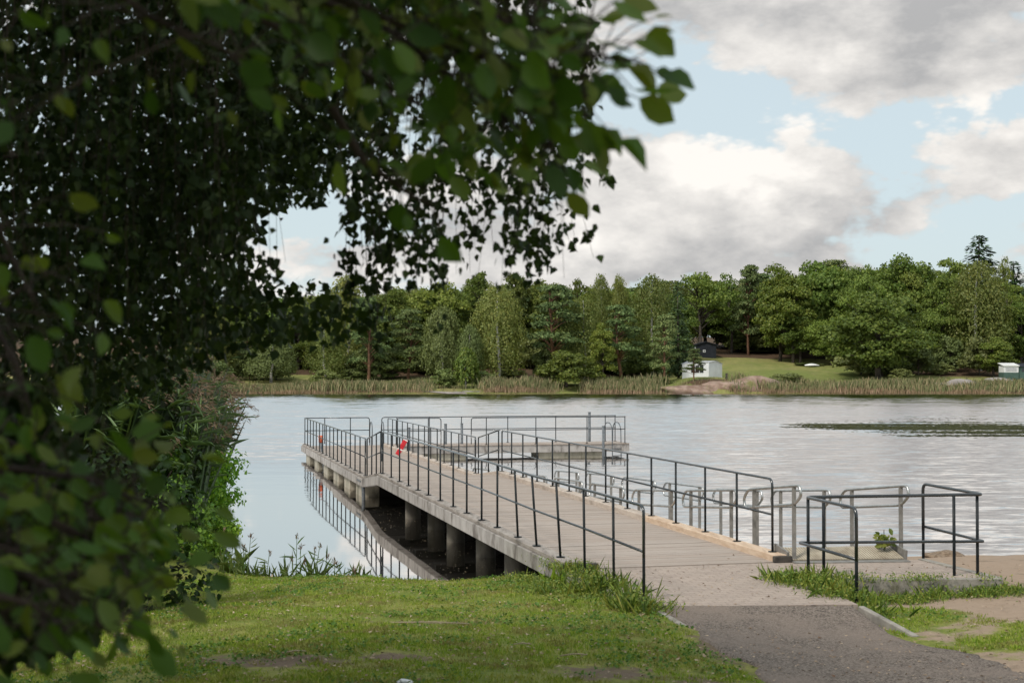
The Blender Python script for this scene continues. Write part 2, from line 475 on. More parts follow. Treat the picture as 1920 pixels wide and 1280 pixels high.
def ground_mat():
    """Turf, bare earth and beach sand; the sand share comes from a mesh attribute."""
    m, q, b = principled('lakeside_ground')
    g = q.add('ShaderNodeNewGeometry'); p = g.outputs['Position']
    at = q.add('ShaderNodeAttribute'); at.attribute_name = 'sand'
    ab = q.add('ShaderNodeAttribute'); ab.attribute_name = 'bare'
    grass = q.mix(q.step(q.noise(p, 1.3, 6, .65), .35, .66), (0.15, 0.185, 0.030), (0.25, 0.24, 0.065))
    grass = q.mix(q.step(q.noise(p, 14, 4, .7), .4, .7, 0, .6), grass, (0.055, 0.095, 0.016))
    soil = q.mix(q.noise(p, 16, 5, .7), (0.075, 0.052, 0.036), (0.24, 0.175, 0.125))
    sand = q.mix(q.noise(p, 7, 7, .7), (0.25, 0.18, 0.128), (0.37, 0.28, 0.208))
    sand = q.mix(q.step(q.noise(p, 2.1, 6, .7), .54, .66, 0, .6), sand, (0.16, 0.12, 0.08))
    nb = q.m('ADD', ab.outputs['Fac'], q.m('MULTIPLY', q.m('SUBTRACT', q.noise(p, 6, 8, .8), .5), 1.4))
    c = q.mix(q.step(nb, .36, .60), grass, soil)
    ns = q.m('ADD', at.outputs['Fac'], q.m('MULTIPLY', q.m('SUBTRACT', q.noise(p, 3, 7, .75), .5), .9))
    c = q.mix(q.step(ns, .42, .58), c, sand)
    sp = q.add('ShaderNodeSeparateXYZ'); q.l.new(p, sp.inputs[0])
    wet = q.step(q.m('ADD', sp.outputs[2], q.m('MULTIPLY', q.noise(p, 4, 4, .6), .08)), .03, .13)
    c = q.mix(wet, (0.05, 0.042, 0.034), c)
    q.l.new(c, b.inputs['Base Color']); b.inputs['Roughness'].default_value = .95; b.inputs['Specular IOR Level'].default_value = .15
    bp = q.add('ShaderNodeBump'); bp.inputs['Strength'].default_value = .7; bp.inputs['Distance'].default_value = .03
    q.l.new(q.noise(p, 22, 6, .7), bp.inputs['Height']); q.l.new(bp.outputs[0], b.inputs['Normal'])
    return m


M['ground'] = ground_mat()


def hill_mat():
    m, q, b = principled('far_shore_turf')
    g = q.add('ShaderNodeNewGeometry'); p = g.outputs['Position']
    c = q.mix(q.step(q.noise(q.scale(p, 1, .5, 1), .10, 6, .65), .38, .62), (0.17, 0.195, 0.055), (0.27, 0.25, 0.09))
    c = q.mix(q.step(q.noise(q.scale(p, 1, .4, 1), .07, 6, .7, 1.0), .56, .66, 0, .8), c, (0.25, 0.20, 0.11))
    c = q.mix(q.step(q.noise(p, 1.2, 4, .7), .3, .7, 0, .4), c, (0.09, 0.11, 0.035))
    at = q.add('ShaderNodeAttribute'); at.attribute_name = 'bare'
    nb = q.m('ADD', at.outputs['Fac'], q.m('MULTIPLY', q.m('SUBTRACT', q.noise(p, .35, 6, .7), .5), .8))
    c = q.mix(q.step(nb, .4, .62), c, q.mix(q.noise(p, .8, 5, .6), (0.05, 0.035, 0.022), (0.12, 0.075, 0.045)))
    q.l.new(c, b.inputs['Base Color']); b.inputs['Roughness'].default_value = .95; b.inputs['Specular IOR Level'].default_value = .1
    return m


M['hill'] = hill_mat()


def water_mat():
    m, q, b = principled('lake_water')
    g = q.add('ShaderNodeNewGeometry'); p = g.outputs['Position']
    sp = q.add('ShaderNodeSeparateXYZ'); q.l.new(p, sp.inputs[0])
    X, Y = sp.outputs[0], sp.outputs[1]
    # sheltered, nearly still water on the lee side of the pier, open rippled water elsewhere
    t = q.m('ADD', X, q.m('MULTIPLY', Y, .245))                    # pier line: t = 5.5
    lee = q.m('MULTIPLY', q.step(t, 5.2, 8.2, 1, 0), q.step(Y, 34, 62, 1, 0))
    lee = q.m('MULTIPLY', lee, q.step(X, -60, -14, 0, 1))
    slick_n = q.m('ADD', q.m('ADD', q.step(q.m('ABSOLUTE', q.m('SUBTRACT', Y, 86)), 4, 15, .95, 0), 0), q.m('MULTIPLY', q.m('SUBTRACT', q.noise(q.scale(p, .05, .28, 1), 1, 4, .6), .5), 1.2))
    slick_n = q.m('ADD', slick_n, q.m('MULTIPLY', q.m('SUBTRACT', q.noise(q.scale(p, .12, 1.3, 1), 1.0, 5, .7), .5), 2.2))
    slick = q.m('MULTIPLY', q.step(slick_n, .25, .75), q.step(X, 13, 22, 0, 1))
    amp = q.m('MULTIPLY', q.lin(lee, 0, 1, 1, .026), q.lin(slick, 0, 1, 1, .55))
    sx = sy = None                                   # wave slopes: chop, wavelets and gusts
    for (fx, fy, rot, sc, det, ax_, ay_) in ((.5, 1.9, .12, 2.2, 3, .15, .24), (.16, .50, -.1, 1.3, 4, .08, .18), (.035, .13, .05, 1.0, 5, .02, .05)):
        nd = q.add('ShaderNodeTexNoise'); q.l.new(q.scale(p, fx, fy, 1, rot=rot), nd.inputs['Vector'])
        nd.inputs['Scale'].default_value = sc; nd.inputs['Detail'].default_value = det; nd.inputs['Roughness'].default_value = .62
        cs = q.add('ShaderNodeSeparateColor'); q.l.new(nd.outputs[1], cs.inputs[0])
        a = q.m('MULTIPLY', q.m('SUBTRACT', cs.outputs[0], .5), ax_); b2 = q.m('MULTIPLY', q.m('SUBTRACT', cs.outputs[1], .5), ay_)
        sx = a if sx is None else q.m('ADD', sx, a); sy = b2 if sy is None else q.m('ADD', sy, b2)
    sy = q.m('SUBTRACT', sy, .105)                   # steeper wave faces on the windward side
    cx = q.add('ShaderNodeCombineXYZ'); q.l.new(q.m('MULTIPLY', sx, amp), cx.inputs[0]); q.l.new(q.m('MULTIPLY', sy, amp), cx.inputs[1]); cx.inputs[2].default_value = 1
    nrm_ = q.vm('NORMALIZE', cx.outputs[0])
    fr = q.add('ShaderNodeFresnel'); fr.inputs['IOR'].default_value = 1.55; q.l.new(nrm_, fr.inputs['Normal'])
    gl = q.add('ShaderNodeBsdfGlossy'); gl.inputs['Roughness'].default_value = .03; gl.inputs['Color'].default_value = (.97, .945, .925, 1)
    q.l.new(nrm_, gl.inputs['Normal'])
    df = q.add('ShaderNodeBsdfDiffuse'); df.inputs['Color'].default_value = (0.012, 0.012, 0.009, 1)
    mx = q.add('ShaderNodeMixShader')
    q.l.new(q.m('ADD', q.m('MULTIPLY', fr.outputs[0], .33), .67), mx.inputs[0]); q.l.new(df.outputs[0], mx.inputs[1]); q.l.new(gl.outputs[0], mx.inputs[2])
    q.l.new(mx.outputs[0], q.n['Material Output'].inputs[0])
    return m


M['water'] = water_mat()

M['lf_oak'] = leafmat('oak_foliage', [(0.080, 0.121, 0.022), (0.145, 0.207, 0.036), (0.221, 0.268, 0.054)], .34, .55, .25, .3)
M['lf_birch'] = leafmat('birch_foliage', [(0.111, 0.138, 0.034), (0.163, 0.194, 0.049), (0.234, 0.237, 0.065)], .38, .5, .25, .25, patch=.35, patch_col=(0.16, 0.14, 0.03))
M['lf_pine'] = leafmat('pine_needles', [(0.058, 0.092, 0.029), (0.108, 0.152, 0.050), (0.176, 0.209, 0.073)], .1, .6, .2, .25)
M['lf_spruce'] = leafmat('spruce_needles', [(0.029, 0.058, 0.023), (0.057, 0.101, 0.037), (0.097, 0.148, 0.052)], .1, .6, .2, .2)
M['lf_light'] = leafmat('maple_foliage', [(0.078, 0.125, 0.018), (0.130, 0.188, 0.029), (0.208, 0.237, 0.046)], .3, .5, .25, .2)
M['lf_willow'] = leafmat('willow_foliage', [(0.092, 0.122, 0.036), (0.145, 0.180, 0.054), (0.196, 0.231, 0.075)], .22, .5, .25, .2)
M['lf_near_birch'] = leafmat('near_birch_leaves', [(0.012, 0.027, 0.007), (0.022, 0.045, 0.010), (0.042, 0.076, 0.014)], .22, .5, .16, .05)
M['lf_near_big'] = leafmat('near_alder_leaves', [(0.047, 0.095, 0.015), (0.078, 0.150, 0.023), (0.117, 0.203, 0.030), (0.172, 0.227, 0.038), (0.16, 0.185, 0.04)], .42, .45, .3, .05, tint=(1.1, 1.05, .4))
M['lf_shrub'] = leafmat('bank_shrub_leaves', [(0.121, 0.259, 0.029), (0.227, 0.424, 0.040), (0.396, 0.576, 0.061)], .3, .5, .3, .1)
M['lf_shrub2'] = leafmat('mid_shrub_leaves', [(0.069, 0.142, 0.023), (0.138, 0.236, 0.033), (0.230, 0.355, 0.050)], .25, .5, .25, .1)
M['reed_far'] = leafmat('far_reed_blades', [(0.12, 0.16, 0.065), (0.19, 0.21, 0.095), (0.29, 0.27, 0.135), (0.40, 0.33, 0.19)], .15, .7, .2, .1)
M['reed_near'] = leafmat('near_reed_blades', [(0.055, 0.097, 0.037), (0.094, 0.154, 0.055), (0.156, 0.227, 0.079)], .25, .5, .3, .05)
M['plume'] = leafmat('reed_plumes', [(0.13, 0.085, 0.06), (0.19, 0.13, 0.095), (0.25, 0.18, 0.13)], .25, .8, .1, .05)
M['turf'] = leafmat('turf_blades', [(0.144, 0.230, 0.018), (0.212, 0.308, 0.026), (0.281, 0.352, 0.042), (0.424, 0.422, 0.091)], .3, .6, .15, 0, patch=.6, patch_col=(0.34, 0.31, 0.085), dry=(0.27, 0.215, 0.10))
M['weed'] = leafmat('weed_leaves', [(0.063, 0.117, 0.021), (0.126, 0.195, 0.029), (0.210, 0.273, 0.039), (0.308, 0.299, 0.065)], .3, .5, .3, .15)
M['clover'] = leafmat('clover_leaves', [(0.054, 0.118, 0.018), (0.092, 0.172, 0.026), (0.154, 0.234, 0.039)], .25, .55, .2, 0)
M['straw'] = leafmat('straw_bits', [(0.25, 0.19, 0.11), (0.42, 0.35, 0.24), (0.14, 0.09, 0.05)], .05, .8, .2, 0)


def wx(px, d): return (px - 960.0) / F * d
def wz(py, d): return EYE - (py - HOR) / F * d
def at(px, py, d): return (wx(px, d), d, wz(py, d))


# ------------------------------------------------------------------ setting: ground, water, far shore
def hash2(ix, iy, seed):
    h = np.sin(ix * 127.1 + iy * 311.7 + seed * 74.7) * 43758.5453
    return h - np.floor(h)


def vnoise(x, y, seed=0):
    ix = np.floor(x); iy = np.floor(y); fx = x - ix; fy = y - iy
    fx = fx * fx * (3 - 2 * fx); fy = fy * fy * (3 - 2 * fy)
    a = hash2(ix, iy, seed); b = hash2(ix + 1, iy, seed); c = hash2(ix, iy + 1, seed); d = hash2(ix + 1, iy + 1, seed)
    return (a * (1 - fx) + b * fx) * (1 - fy) + (c * (1 - fx) + d * fx) * fy


def fbm(x, y, seed=0, o=4):
    s = 0; a = .5
    for i in range(o):
        s = s + a * vnoise(x * 2 ** i, y * 2 ** i, seed + i); a *= .5
    return s / (1 - .5 ** o)


SX = np.array([-60, -14, -9.6, -8.1, -6.9, -6.1, -5.6, -4.9, -3.9, -2.5, -1.0, .5, 2, 3.5, 5, 6.5, 8, 12, 60])
SD = np.array([60, 52, 45, 39, 34, 30, 26.5, 24.4, 23.2, 22.6, 22.3, 22.8, 23.3, 24.2, 25.3, 26.2, 26.5, 27.0, 34])


def shore(x):
    return np.interp(x, SX, SD)


def gz(x, y):
    """Height of the near ground."""
    x = np.asarray(x, dtype=float); y = np.asarray(y, dtype=float)
    sx = shore(x) + (fbm(x * .9, y * .3, 5) - .5) * .7
    slope = np.abs(np.gradient(SD, SX)); k = 1 / np.sqrt(1 + np.interp(x, SX, slope) ** 2)
    t = (sx - y) * k
    amp = np.interp(x, [-20, 1.0, 3.0, 30], [.36, .36, .14, .10])
    z = np.where(t > 0, amp * (1 - np.exp(-np.maximum(t, 0) / .9)) + .07 * np.minimum(np.maximum(t, 0), 30), .22 * t)
    z = np.maximum(z, -1.2)
    z = z + np.where(t > .3, (fbm(x * .7, y * .7, 9) - .5) * .10, 0) + np.where(t > .2, (fbm(x * 3, y * 3, 3) - .5) * .03, 0)
    return z


def path_edges(y):
    """Left and right edge of the gravel path at depth y."""
    l = np.interp(y, [0, 8, 11, 13.3, 14.9, 16.2], [3.1, 2.45, 2.05, 1.88, 1.74, 1.66])
    r = np.interp(y, [0, 8, 11, 12.7, 14.0, 15.4, 16.2], [6.6, 5.2, 4.55, 4.5, 4.25, 4.02, 3.92])
    l = l + (fbm(y * 1.3, y * 0 + 3.3, 21) - .5) * .5 * np.clip((15.6 - y), 0, 1)
    r = r + (fbm(y * 1.1, y * 0 + 7.3, 22) - .5) * .6 * np.clip((15.6 - y), 0, 1)
    return l, r


def sandness(x, y):
    s = np.clip((x - 3.6) / .8, 0, 1)
    gp = np.exp(-(((x - 4.5) / .8) ** 2 + ((y - 16.4) / 1.1) ** 2)) * 1.0
    gp2 = np.exp(-(((x - 5.3) / 1.7) ** 2 + ((y - 14.0) / 1.2) ** 2)) * .85 + (fbm(x * 1.3, y * 1.3, 71) - .5) * .5 * (y < 17.5)
    bank = np.where((y > shore(x) - .55) & (x > -2.2) & (x < 3), .62, 0)
    return np.maximum(np.clip(s - gp - gp2, 0, 1), bank)


def bareness(x, y):
    b = np.zeros_like(x)
    for (cx, cy, rx, ry, a) in [(-2.0, 11.6, 1.0, .55, .62), (-1.0, 11.9, .5, .35, .6), (.75, 11.0, .6, .6, .62), (1.55, 10.8, .5, .8, .6), (-.7, 14.6, .9, .3, .5),
                                (-2.9, 12.4, .5, .4, .5), (1.9, 13.2, .4, 1.6, .55), (.3, 9.6, 1.2, .5, .55), (-1.5, 9.4, 1.5, .5, .5)]:
        b = np.maximum(b, a * .95 * np.exp(-((x - cx) / rx) ** 2 - ((y - cy) / ry) ** 2))
    return b + .08


def grid_mesh(name, xs, ys, zf, mat, kind='structure', attrs=None):
    X, Y = np.meshgrid(xs, ys)
    Z = zf(X, Y)
    V = np.stack([X, Y, Z], -1).reshape(-1, 3)
    nx = len(xs)
    i = np.arange((len(ys) - 1) * (nx - 1)); r = i // (nx - 1); c = i % (nx - 1)
    a = r * nx + c
    Fq = np.stack([a, a + 1, a + nx + 1, a + nx], -1)
    o = fast(name, V, [Fq], mat, smooth=True)
    for k, fn in (attrs or {}).items():
        A = o.data.attributes.new(k, 'FLOAT', 'POINT')
        A.data.foreach_set('value', fn(X, Y).astype(np.float32).ravel())
    o['kind'] = kind
    return o


xs = np.concatenate([np.arange(-60, -12, 2.0), np.arange(-12, 12, .12), np.arange(12, 61, 2.0)])
ys = np.concatenate([np.arange(-40, 6, 1.5), np.arange(6, 30, .12), np.arange(30, 66, 1.0)])
grid_mesh('ground', xs, ys, gz, M['ground'], attrs={'sand': sandness, 'bare': bareness})

mb = MB(); mb.add([(-3000, -60, 0), (3000, -60, 0), (3000, 3000, 0), (-3000, 3000, 0)], [(0, 1, 2, 3)])
o = mb.build('water', M['water']); o['kind'] = 'structure'

# gravel path laid over the turf
ys_p = np.arange(4.0, 16.26, .1)
rows = []
for y in ys_p:
    l, r = path_edges(np.array([y]))
    rows.append(np.stack([np.linspace(l[0], r[0], 40), np.full(40, y)], -1))
R_ = np.array(rows)
Zp = gz(R_[..., 0], R_[..., 1])
Zp = np.where(R_[..., 1] > 15, Zp * (1 - (R_[..., 1] - 15) / 1.26) + .785 * (R_[..., 1] - 15) / 1.26, Zp) + .022
Zp[:, 0] -= .10; Zp[:, -1] -= .10
Vp = np.concatenate([R_, Zp[..., None]], -1).reshape(-1, 3)
i = np.arange((len(ys_p) - 1) * 39); r = i // 39; c = i % 39; a = r * 40 + c
o = fast('gravel_path', Vp, [np.stack([a, a + 1, a + 41, a + 40], -1)], M['gravel'], smooth=True); o['kind'] = 'structure'

SHORE_FAR = 211.0


def fz(x, y):
    t = y - SHORE_FAR - (fbm(x * .05, x * 0, 31) - .5) * 4
    z = np.where(t > 0, .45 * (1 - np.exp(-np.maximum(t, 0) / 2)) + .088 * np.minimum(np.maximum(t, 0), 90), .3 * t)
    z = z + np.where(t > 80, .03 * np.minimum(t - 80, 300), 0)
    rock = np.exp(-((x - 30) / 6.5) ** 2 - ((y - 214.5) / 3.5) ** 2) * 1.35
    z = z + rock + np.exp(-((x - 30.0) / 4.6) ** 4 - ((y - 221.5) / 4.5) ** 4) * 1.05 + np.where(t > 4, (fbm(x * .06, y * .06, 33) - .5) * 1.2, 0)
    return np.maximum(z, -2)


def fbare(x, y):
    wood = np.clip((y - 222) / 14, 0, 1)
    lawn = np.exp(-(((x - 42) / 22) ** 4)) * (y < 272)
    lawn2 = np.exp(-(((x + 33) / 9) ** 4)) * (y < 240)
    rk = np.exp(-((x - 31) / 9.0) ** 2 - ((y - 214) / 4.5) ** 2)
    return np.maximum(np.clip(wood - lawn - lawn2, 0, 1) * .8, rk * .75)


xs = np.concatenate([np.arange(-1500, -90, 40.0), np.arange(-90, 130, 1.0), np.arange(130, 1501, 40.0)])
ys = np.concatenate([np.arange(203, 232, .6), np.arange(232, 300, 2.0), np.arange(300, 1500, 40.0)])
grid_mesh('far_shore_hill', xs, ys, fz, M['hill'], attrs={'bare': fbare})

# ------------------------------------------------------------------ pier
AX = Vector((-.238, .9713, 0)); BX = Vector((.9713, .238, 0))
def PL(dl, t, z):                      # dl: depth on the left rail line, t: metres to the right across the pier
    return Vector((5.51 - .245 * dl + t * BX.x, dl + t * BX.y, z))
def obox(mb, d0, d1, t0, t1, z0, z1, z0b=None, z1b=None):
    z0b = z0 if z0b is None else z0b; z1b = z1 if z1b is None else z1b
    mb.hexa([PL(d0, t0, z0), PL(d0, t1, z0), PL(d1, t1, z0b), PL(d1, t0, z0b), PL(d0, t0, z1), PL(d0, t1, z1), PL(d1, t1, z1b), PL(d1, t0, z1b)])

ZK, ZD = .90, .81          # kerb and deck level, near span
ZKF, ZDF = .62, .54        # floating span
D0, D1, D2, D3 = 19.15, 35.7, 38.4, 55.2
W = 3.03

pier = root_at('pier', PL(D0, 1.5, .4), 'long timber-decked bathing pier on concrete piles running from the landing into the lake', 'pier')


def planks(mb, d0, d1, t0, t1, za, zb, w=.141, gap=.007):
    n = int((d1 - d0) / w)
    rr = random.Random(int(d0 * 10))
    for i in range(n):
        a = d0 + i * (d1 - d0) / n; b = a + (d1 - d0) / n - (rr.choice((.016, .024)) if rr.random() < .3 else gap)
        z1 = za + (zb - za) * i / n; z2 = za + (zb - za) * (i + 1) / n
        j = random.uniform(-.0025, .0025)
        obox(mb, a, b, t0, t1, z1 - .045, z1 + j, z2 - .045, z2 + j)


mb = MB(); planks(mb, D0, D1, .10, W - .12, ZD, ZD); mb.build('deck', M['deck'], pier)
mb = MB(); planks(mb, D1 + .01, D2 - .01, .10, W - .12, ZD, ZDF); mb.build('gangway_deck', M['deck'], pier)
mb = MB(); planks(mb, D2, D3, .10, W - .12, ZDF, ZDF); mb.build('float_deck', M['deck'], pier)
# kerbs
def kerb(d0, d1, t0, t1, za, zb, mat, h=.11, seg=4.2):
    d = d0
    while d < d1 - .05:
        e = min(d + seg, d1)
        u0 = (d - d0) / (d1 - d0); u1 = (e - d0) / (d1 - d0)
        mb = MB(); obox(mb, d, e - .012, t0, t1, za + (zb - za) * u0 - h, za + (zb - za) * u0, za + (zb - za) * u1 - h, za + (zb - za) * u1)
        mb.build('kerb', mat, pier, bevel=.008)
        d = e
kerb(D0 + .02, 24.6, W - .12, W + .12, ZK, ZK, M['new_wood'])
kerb(24.6, D1, W - .12, W + .12, ZK, ZK, M['kerb_wood'])
kerb(D1 + .01, D2 - .01, W - .12, W + .12, ZK, ZKF, M['kerb_wood'])
kerb(D2, D3, W - .12, W + .12, ZKF, ZKF, M['kerb_wood'])
kerb(D0 + .05, D1, -.12, .095, ZK - .005, ZK - .005, M['old_wood'], .06)
kerb(D1 + .01, D2 - .01, -.12, .095, ZK - .005, ZKF - .005, M['old_wood'], .06)
kerb(D2, D3, -.12, .095, ZKF - .005, ZKF - .005, M['old_wood'], .06)
mb = MB(); obox(mb, D0 - .06, D0 + .04, -.16, .34, ZK - .13, ZK - .02); mb.build('end_block', M['rubber'], pier, bevel=.01)
mb = MB(); obox(mb, D0 - .06, D0 + .012, W - .14, W + .13, ZK - .10, ZK - .01); mb.build('end_block', M['rubber'], pier, bevel=.01)
# concrete edge beams
for (d0, d1, za, zb) in ((D0 + .05, D1 - .01, ZK, ZK), (D1 + .01, D2 - .02, ZK, ZKF), (D2, D3, ZKF, ZKF)):
    for (t0, t1) in ((-.16, .02), (W - .02, W + .16)):
        hgt = .255 if d0 < D2 - 1 else .24; k = .068 if t0 < 1 else .113
        mb = MB(); obox(mb, d0, d1, t0, t1, za - .04 - hgt, za - k, zb - .04 - hgt, zb - k)
        mb.build('edge_beam', M['concrete'], pier, bevel=.006)
M['underside_shade'] = pmat('painted_shade_underside', (0.012, 0.010, 0.008), (0.025, 0.02, 0.016), 3, .9)  # near-black sheets added below the planks to paint the under-pier shade
mb = MB(); obox(mb, D0 + .8, D1, .03, W - .03, .69, ZD - .05); mb.build('underside_shade', M['underside_shade'], pier)
mb = MB(); obox(mb, D1 + .02, D2 - .02, .03, W - .03, ZD - .13, ZD - .05, ZDF - .13, ZDF - .05); mb.build('underside_shade', M['underside_shade'], pier)
mb = MB(); obox(mb, D2, D3, .03, W - .03, ZDF - .16, ZDF - .05); mb.build('underside_shade', M['underside_shade'], pier)
M['pile'] = pmat('stained_shaded_pile', (0.065, 0.056, 0.046), (0.14, 0.125, 0.10), 2.2, 0.85, 0.4, 30, stretch=(1, 1, .4), c3=(0.05, 0.045, 0.03), s3=2.5, amt3=.7)  # water stains, plus under-pier shade darkened into the concrete
# round piles under the fixed span, two rows
for (px, dd) in ((775, 33.4), (818, 31.2), (855, 28.9), (911, 26.6), (966, 24.3)):
    x = wx(px, dd)
    for k in (0, 1):
        c = Vector((x, dd, 0)) + BX * (2.0 * k) 
        mb = MB(); mb.tube([c + Vector((0, 0, -1.6)), c + Vector((0, 0, .50))], .185, 20)
        mb.build('pile', M['pile'], pier, smooth=True)
for dd in (33.4, 31.2, 28.9, 26.6, 24.3):      # cap beams on the piles
    mb = MB(); obox(mb, dd + .1, dd + .42, .05, W - .05, .50, .685); mb.build('cap_beam', M['underside_shade'], pier)
# abutment on the bank
mb = MB(); obox(mb, 19.2, 19.9, -.10, W + .1, -.4, .515); mb.build('abutment', M['concrete'], pier)
# float blocks
for dd in (39.0, 41.6, 44.3, 47.1, 50.0, 53.0):
    for (ta, tb) in ((-.06, .42), (W - .42, W + .06)):
        mb = MB(); obox(mb, dd, dd + 1.25, ta, tb, -.5, ZKF - .31); mb.build('float_block', M['concrete_low'], pier, bevel=.02)
    mb = MB(); obox(mb, dd + .05, dd + 1.2, .43, W - .43, -.5, ZKF - .32); mb.build('float_shade_fill', M['underside_shade'], pier)  # dark fill added between the floats, painting the shade there
mb = MB(); mb.tube([PL(D2 - .15, -.10, -.8), PL(D2 - .05, -.12, .36)], .05, 10); mb.build('guide_post', M['galv'], pier)
mb = MB(); obox(mb, D2 + .12, D2 + .85, -.175, -.162, ZKF - .17, ZKF - .13); mb.build('hinge_plate', M['galv'], pier)

# cross platform at the end
def BL(s, back, z):                    # along the far end: s metres from its left corner, back metres behind
    p = Vector((5.51 - .245 * 55.2, 55.2, z)) + BX * s + AX * back
    p.z = z
    return p
def bbox(mb, s0, s1, b0, b1, z0, z1):
    mb.hexa([BL(s0, b0, z0), BL(s1, b0, z0), BL(s1, b1, z0), BL(s0, b1, z0), BL(s0, b0, z1), BL(s1, b0, z1), BL(s1, b1, z1), BL(s0, b1, z1)])
plat = root_at('swimming_platform', BL(8, -.6, 0), 'grey concrete cross platform on floats at the far end of the pier, railings on top', 'platform')
mb = MB(); bbox(mb, 3.25, 12.75, -1.35, .15, .24, .53); mb.build('edge_beam', M['concrete'], plat, bevel=.01)
mb = MB()
n = 66
for i in range(n):
    a = 3.25 + 9.5 * i / n
    bbox(mb, a, a + 9.5 / n - .008, -1.38, .18, .535, .57)
mb.build('deck', M['deck'], plat)
for (s0, s1) in ((3.3, 6.1), (9.05, 11.7)):
    mb = MB(); bbox(mb, s0, s1, -1.25, .05, -.5, .238); mb.build('float_block', M['concrete_low'], plat, bevel=.02)

# landing slab with pavers
LAND = [(0.80, 19.12), (1.58, 16.16), (3.95, 16.30), (3.72, 18.32), (6.18, 18.32), (5.72, 20.15), (4.15, 19.86), (3.72, 19.84)]
mb = MB()
n = len(LAND)
mb.add([(x, y, .30) for x, y in LAND] + [(x, y, .80) for x, y in LAND],
       [tuple(range(n, 2 * n))] + [(i, (i + 1) % n, n + (i + 1) % n, n + i) for i in range(n)])
o = mb.build('paved_landing', M['paver']); o['kind'] = 'structure'
ed = root_at('concrete_edging', (5.0, 18.3, .6), 'pale concrete edging round the paved wing by the bathing ramp', 'kerb')
mb = MB()
mb.hexa([(3.75, 18.20, .45), (6.27, 18.20, .45), (6.27, 18.315, .45), (3.75, 18.315, .45), (3.75, 18.20, .812), (6.27, 18.20, .812), (6.27, 18.315, .812), (3.75, 18.315, .812)])
mb.build('front_edge', M['kerbstone'], ed, bevel=.008)
mb = MB()
mb.hexa([(6.19, 18.32, .45), (6.30, 18.32, .45), (5.84, 20.17, .45), (5.73, 20.15, .45), (6.19, 18.32, .815), (6.30, 18.32, .815), (5.84, 20.17, .815), (5.73, 20.15, .815)])
mb.build('side_edge', M['kerbstone'], ed, bevel=.008)
mb = MB(); mb.hexa([(.68, 19.12, .4), (.79, 19.12, .4), (1.57, 16.16, .4), (1.46, 16.16, .4), (.68, 19.12, .79), (.79, 19.12, .79), (1.57, 16.16, .79), (1.46, 16.16, .79)][::1])
o = mb.build('concrete_edging', M['concrete'], bevel=.008); tag(o, 'low concrete edging under the weeds on the left side of the landing', 'kerb')
for (a, b, lab) in (((1.60, 16.05), (1.80, 14.95), 'short pale kerb stone on the left edge of the gravel path'), ((3.96, 16.2), (4.22, 14.9), 'short pale kerb stone on the right edge of the gravel path')):
    za = .80; zb = float(gz(b[0], b[1])) + .03
    mb = MB(); mb.bar((*a, za - .062), (*b, zb - .08), .075, .13)
    o = mb.build('kerb_stone', M['kerbstone'], bevel=.012); tag(o, lab, 'kerb stone')


# ------------------------------------------------------------------ railings
def fillet(pts, r, n=5, closed=False):
    P = [Vector(p) for p in pts]; out = []
    N = len(P)
    for i in range(N):
        if not closed and i in (0, N - 1): out.append(P[i]); continue
        a, b, c = P[i - 1], P[i], P[(i + 1) % N]
        u = (a - b); v = (c - b)
        rr = min(r, u.length * .45, v.length * .45)
        if u.normalized().dot(v.normalized()) < -.985: out.append(b); continue
        p = b + u.normalized() * rr; s = b + v.normalized() * rr
        for k in range(n + 1):
            t = k / n
            out.append(p * (1 - t) ** 2 + b * 2 * t * (1 - t) + s * t * t)
    return out


def railing(label, top, posts, mid, cat='railing', group=None, r=.0175, base_plates=True, foot=None, name='railing', mat=None, mids=None):
    """top: polyline of the handrail; posts: (foot point, top point); mid: drop of the middle rail or None."""
    mat = mat or M['rail']
    root = root_at(name, posts[0][0], label, cat, group)
    mb = MB(); mb.tube(fillet(top, .11), r * 1.06, 8); mb.build('handrail', M['handrail'], root, smooth=True)
    if mids is not None:
        mb = MB(); mb.tube(fillet(mids, .03, 2), r * .95, 8); mb.build('middle_rail', M['handrail'], root, smooth=True)
    for (a, b) in posts:
        mb = MB(); mb.tube([a, b], r, 8); p = mb.build('post', mat, root, smooth=True)
        if base_plates:
            p['_org'] = root['_org']
            m2 = MB(); x, y, z = a
            m2.tube([(x, y, z + .001), (x, y, z + .011)], .062, 8); m2.build('base_plate', mat, p)
            del p['_org']
    return root


TN, TM = 1.93, 1.43        # handrail and middle rail, near span
# left side of the near span
dl = [35.5, 34.2, 33.0, 31.8, 30.6, 29.4, 28.15, 26.9, 25.7, 24.5, 23.35, 22.0, 20.9, 19.65]
lean = {22.0: .05, 20.9: .07, 19.65: .06}
posts = [(PL(d, -.03, ZK), PL(d, -.03 - lean.get(d, 0), TN - .01)) for d in dl]
gp = [PL(18.6, 0, .60), PL(17.5, .03, .58), PL(16.5, .06, .58)]
top = [PL(35.62, -.03, ZK + .3), PL(35.62, -.03, TN), PL(24, -.03, TN), PL(20.9, -.10, TN), PL(18.6, -.02, TN - .01), PL(16.5, .06, TN - .03), PL(16.5, .06, 1.3)]
posts += [(gp[0], PL(18.6, -.02, TN - .02)), (gp[1], PL(17.5, .02, TN - .02)), (gp[2], PL(16.5, .06, TN - .12))]
posts = [(Vector(a), Vector(b)) for a, b in posts]
mids = [PL(35.6, -.03, TM), PL(24, -.03, TM), PL(20.9, -.075, TM), PL(18.6, -.01, TM - .02), PL(16.5, .06, TM - .06)]
railing('long dark railing on the left edge of the pier, last posts in weeds', top, posts, None, mids=mids)
